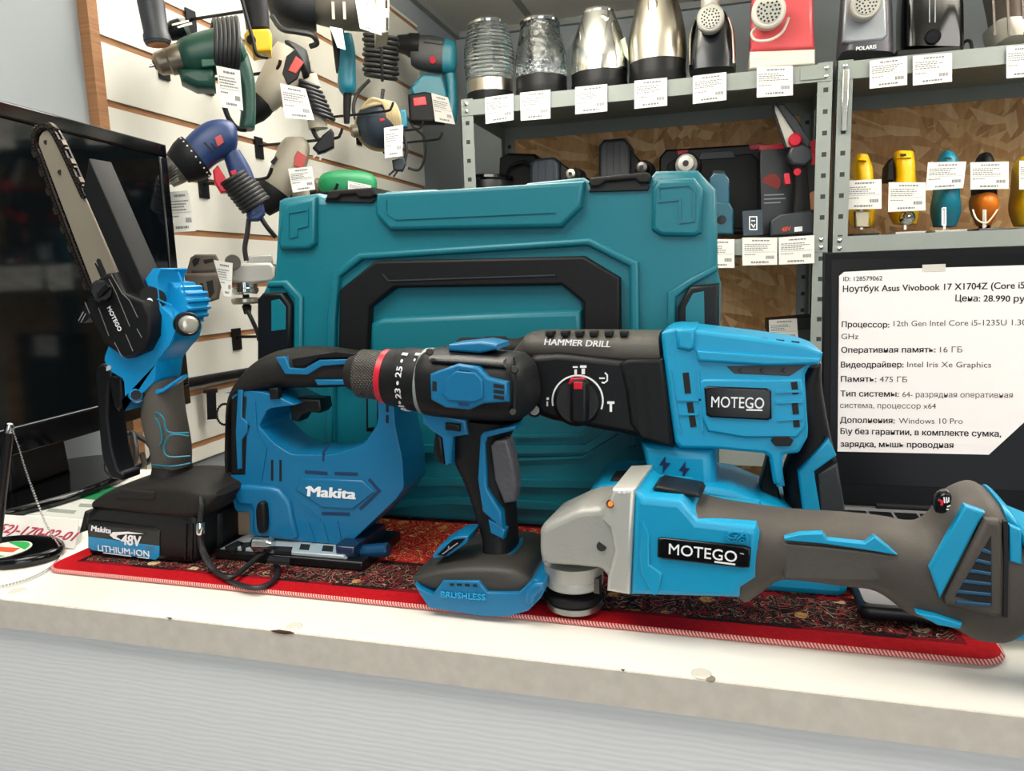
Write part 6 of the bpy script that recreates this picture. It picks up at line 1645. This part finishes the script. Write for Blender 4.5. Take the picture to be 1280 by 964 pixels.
T.loft('handle', [(278, 192, 300, 188, .018), (284, 212, 310, 204, .018), (290, 228, 316, 216, .017), (306, 262, 328, 250, .018), (308, 274, 330, 262, .018)], NAVY, sub=3)
T.slab('trigger', [(266, 213), (272, 206), (286, 228), (286, 240), (276, 241), (268, 228)], .012, -.012, RED, r=.003)
T.slab('side_switch', [(288, 214), (294, 212), (297, 219), (291, 222)], .020, .01, RED, r=.001)
for k in range(9):
    cx_, cy_ = 292 + k * 3.4, 222 + k * 4.2
    T.tube('wound_cord', [(cx_ + 15 * math.cos(t_), cy_ - 9 * math.cos(t_), .026 * math.sin(t_)) for t_ in [j * PI / 6 for j in range(12)]], .0040, CORD, closed=True, sub=3)
pl = T.slab('plug', [(308, 268), (316, 258), (330, 256), (332, 268), (324, 276), (312, 276)], .014, -.014, NAVY, r=.005)
T.tube('cord_tail', [(311, 274, 0), (309, 292, 0), (306, 310, 0), (308, 326, 0)], .0042, CORD)
T.tube('cord_tail', [(326, 272, 0), (334, 284, 0), (344, 296, -.01)], .0042, CORD)
tag('white price tag below the navy heat gun at the monitor edge', [(210, 240), (235, 238), (245, 289), (212, 291)], T, .0, 'price tags on the wall tools', .004)

T = wt('corded_drill', 'beige drill with a red label leaning over the top left of the teal case', 'drill', 360, 205, .14)
T.loft('body', [(356, 173, 380, 173, .020), (350, 180, 387, 184, .030), (341, 200, 384, 206, .032), (332, 222, 370, 236, .030), (326, 236, 358, 250, .024)], BEIGE, sub=4)
T.plathe('chuck', (344, 236), (326, 262), [(0, 20), (.2, 21), (.6, 19), (1, 13)], BLK2)
T.slab('red_label', [(368, 196), (372, 188), (384, 196), (378, 211), (367, 207)], .0335, .02, mat('label_red', '#b0413a', .4), r=.001)
T.slab('side_vent', [(338, 202), (345, 195), (347, 199), (341, 206)], .03, .02, HOLE_SHADE, r=.0006)
T.loft('handle', [(360, 226, 384, 220, .018), (366, 250, 388, 246, .018), (368, 280, 390, 278, .018)], BEIGE, sub=3)
tag('white price tag on the beige drill above the teal case', [(360, 211), (390, 208), (394, 237), (366, 241)], T, .04, 'price tags on the wall tools', .003)

T = wt('corded_drill', 'bright green drill with a red button peeking over the teal case', 'drill', 432, 225, .15)
T.loft('body', [(397, 226, 399, 240, .018), (404, 216, 406, 246, .026), (425, 212, 425, 250, .03), (452, 213, 452, 250, .03), (466, 218, 467, 246, .026), (471, 226, 471, 240, .016)], BGREEN, sub=3)
T.plathe('chuck', (404, 232), (380, 236), [(0, 10), (.3, 10), (.4, 8), (.9, 7), (1, 5)], mat('worn_chuck', '#8a8070', .35, metal=.8, var=.15))
T.slab('red_button', [(424, 217), (433, 213), (434, 219), (426, 221)], .02, -.02, RED, r=.002)
T.loft('handle', [(440, 246, 466, 244, .018), (446, 280, 468, 278, .018), (448, 300, 470, 300, .018)], BGREEN, sub=3)
tag('white price tag on the bright green drill', [(435, 226), (464, 232), (464, 246), (435, 242)], T, .04, 'price tags on the wall tools', .002)

T = wt('belt_sander', 'worn brown sander with an open frame hanging beside the saw', 'sander', 254, 348, .07)
T.slab('frame_plate', [(232, 344), (238, 322), (244, 318), (270, 318), (274, 326), (272, 344)], .02, -.02, BROWN, r=.003)
for q in ([(240, 326), (244, 322), (250, 323), (248, 330), (242, 334)], [(254, 325), (266, 323), (268, 327), (256, 330)]):
    T.slab('frame_opening', q, .0206, .015, HOLE_SHADE, r=.0004)
T.slab('body', [(230, 342), (272, 341), (277, 356), (274, 374), (262, 378), (244, 374), (232, 362)], .026, -.026, BROWN, r=.006)
for q in ([(258, 352), (266, 350), (268, 366), (262, 374)], [(250, 354), (254, 354), (257, 372), (252, 368)]):
    T.slab('side_opening', q, .0268, .02, HOLE_SHADE, r=.0004)
T.plathe('roller', (236, 340), (272, 338), [(0, 5), (.1, 7), (.9, 7), (1, 5)], mat('roller_grey', '#3a3632', .5), w=.01)
T.plathe('dust_port', (291, 328), (291, 328), [(0, 10), (1, 9)], OLIVE, w=-.03, wb=.0)
tag('curled white price tag between the brown sander and the silver grinder', [(267, 325), (291, 329), (289, 371), (280, 370)], T, .032, 'price tags on the wall tools', .004)

T = wt('angle_grinder', 'small silver angle grinder hanging behind the left edge of the teal case', 'angle grinder', 312, 350, .10)
T.slab('gear_head', [(283, 334), (290, 329), (338, 328), (344, 334), (344, 352), (308, 356), (283, 352)], .024, -.024, ALU, r=.006)
T.slab('head_cover', [(307, 330), (312, 320), (340, 318), (342, 329)], .018, -.018, ALU, r=.003)
x_, z1_ = T.p(306, 353); _, z2_ = T.p(306, 368); _, z3_ = T.p(306, 372); _, z4_ = T.p(306, 380); _, z5_ = T.p(306, 393)
k_ = T.scale
T.lathe('collar', V((x_, 0, z2_)), V((x_, 0, z1_)), [(0, 14 * k_), (.2, 16 * k_), (.5, 16 * k_), (.55, 15 * k_), (1, 15 * k_)], CHROME)
T.lathe('disc_flange', V((x_, 0, z4_)), V((x_, 0, z3_)), [(0, 16 * k_), (.3, 18 * k_), (.8, 18 * k_), (1, 15 * k_)], STEEL)
T.lathe('spindle', V((x_, 0, z5_)), V((x_, 0, z2_)), [(0, 4 * k_), (.4, 6 * k_), (.5, 4 * k_), (1, 4 * k_)], BLK)
T.loft('barrel', [(340, 330, 341, 352, .02), (370, 332, 370, 354, .02), (420, 336, 420, 360, .022)], GREEN, sub=3)
T.tube('cord', [(309, 388, .01), (315, 400, .01), (322, 416, .0), (324, 426, 0)], .0042, CORD)

T = wt('chain_tool', 'small black bracket with a loop of saw chain hanging low on the panel', 'chain', 268, 508, .03)
T.slab('bracket', [(258, 490), (270, 489), (271, 524), (259, 525)], .006, -.010, BLK, r=.001)
T.slab('bracket_top', [(254, 492), (254, 489), (272, 487), (272, 491)], .008, -.012, BLK2, r=.0006)
for k in range(22):
    a_ = .4 + k * .255
    p_ = T.p3(281 + 10 * math.cos(a_), 518 + 13 * math.sin(a_), .002)
    T.boxes('chain_link', [(p_.x - .0022, p_.x + .0022, p_.y - .0016, p_.y + .0016, p_.z - .0022, p_.z + .0022)], mat('chain_dark', '#2a2524', .35, metal=.7))
T = wt('display_rail', 'round black bar fixed along the panel low behind the chainsaw and jigsaw', 'rail', 262, 474, .02)
a1, b1 = onx(222, 481, -.985), onx(345, 459, -.985)
T.lathe('bar', T.loc(a1), T.loc(b1), [(0, .0095), (1, .0095)], BLK)
for q_ in (.15, .85):
    m_ = a1.lerp(b1, q_); T.lathe('bracket', T.loc(m_ + V((-.0148, 0, 0))), T.loc(m_), [(0, .008), (.3, .005), (1, .005)], BLK2, seg=12)
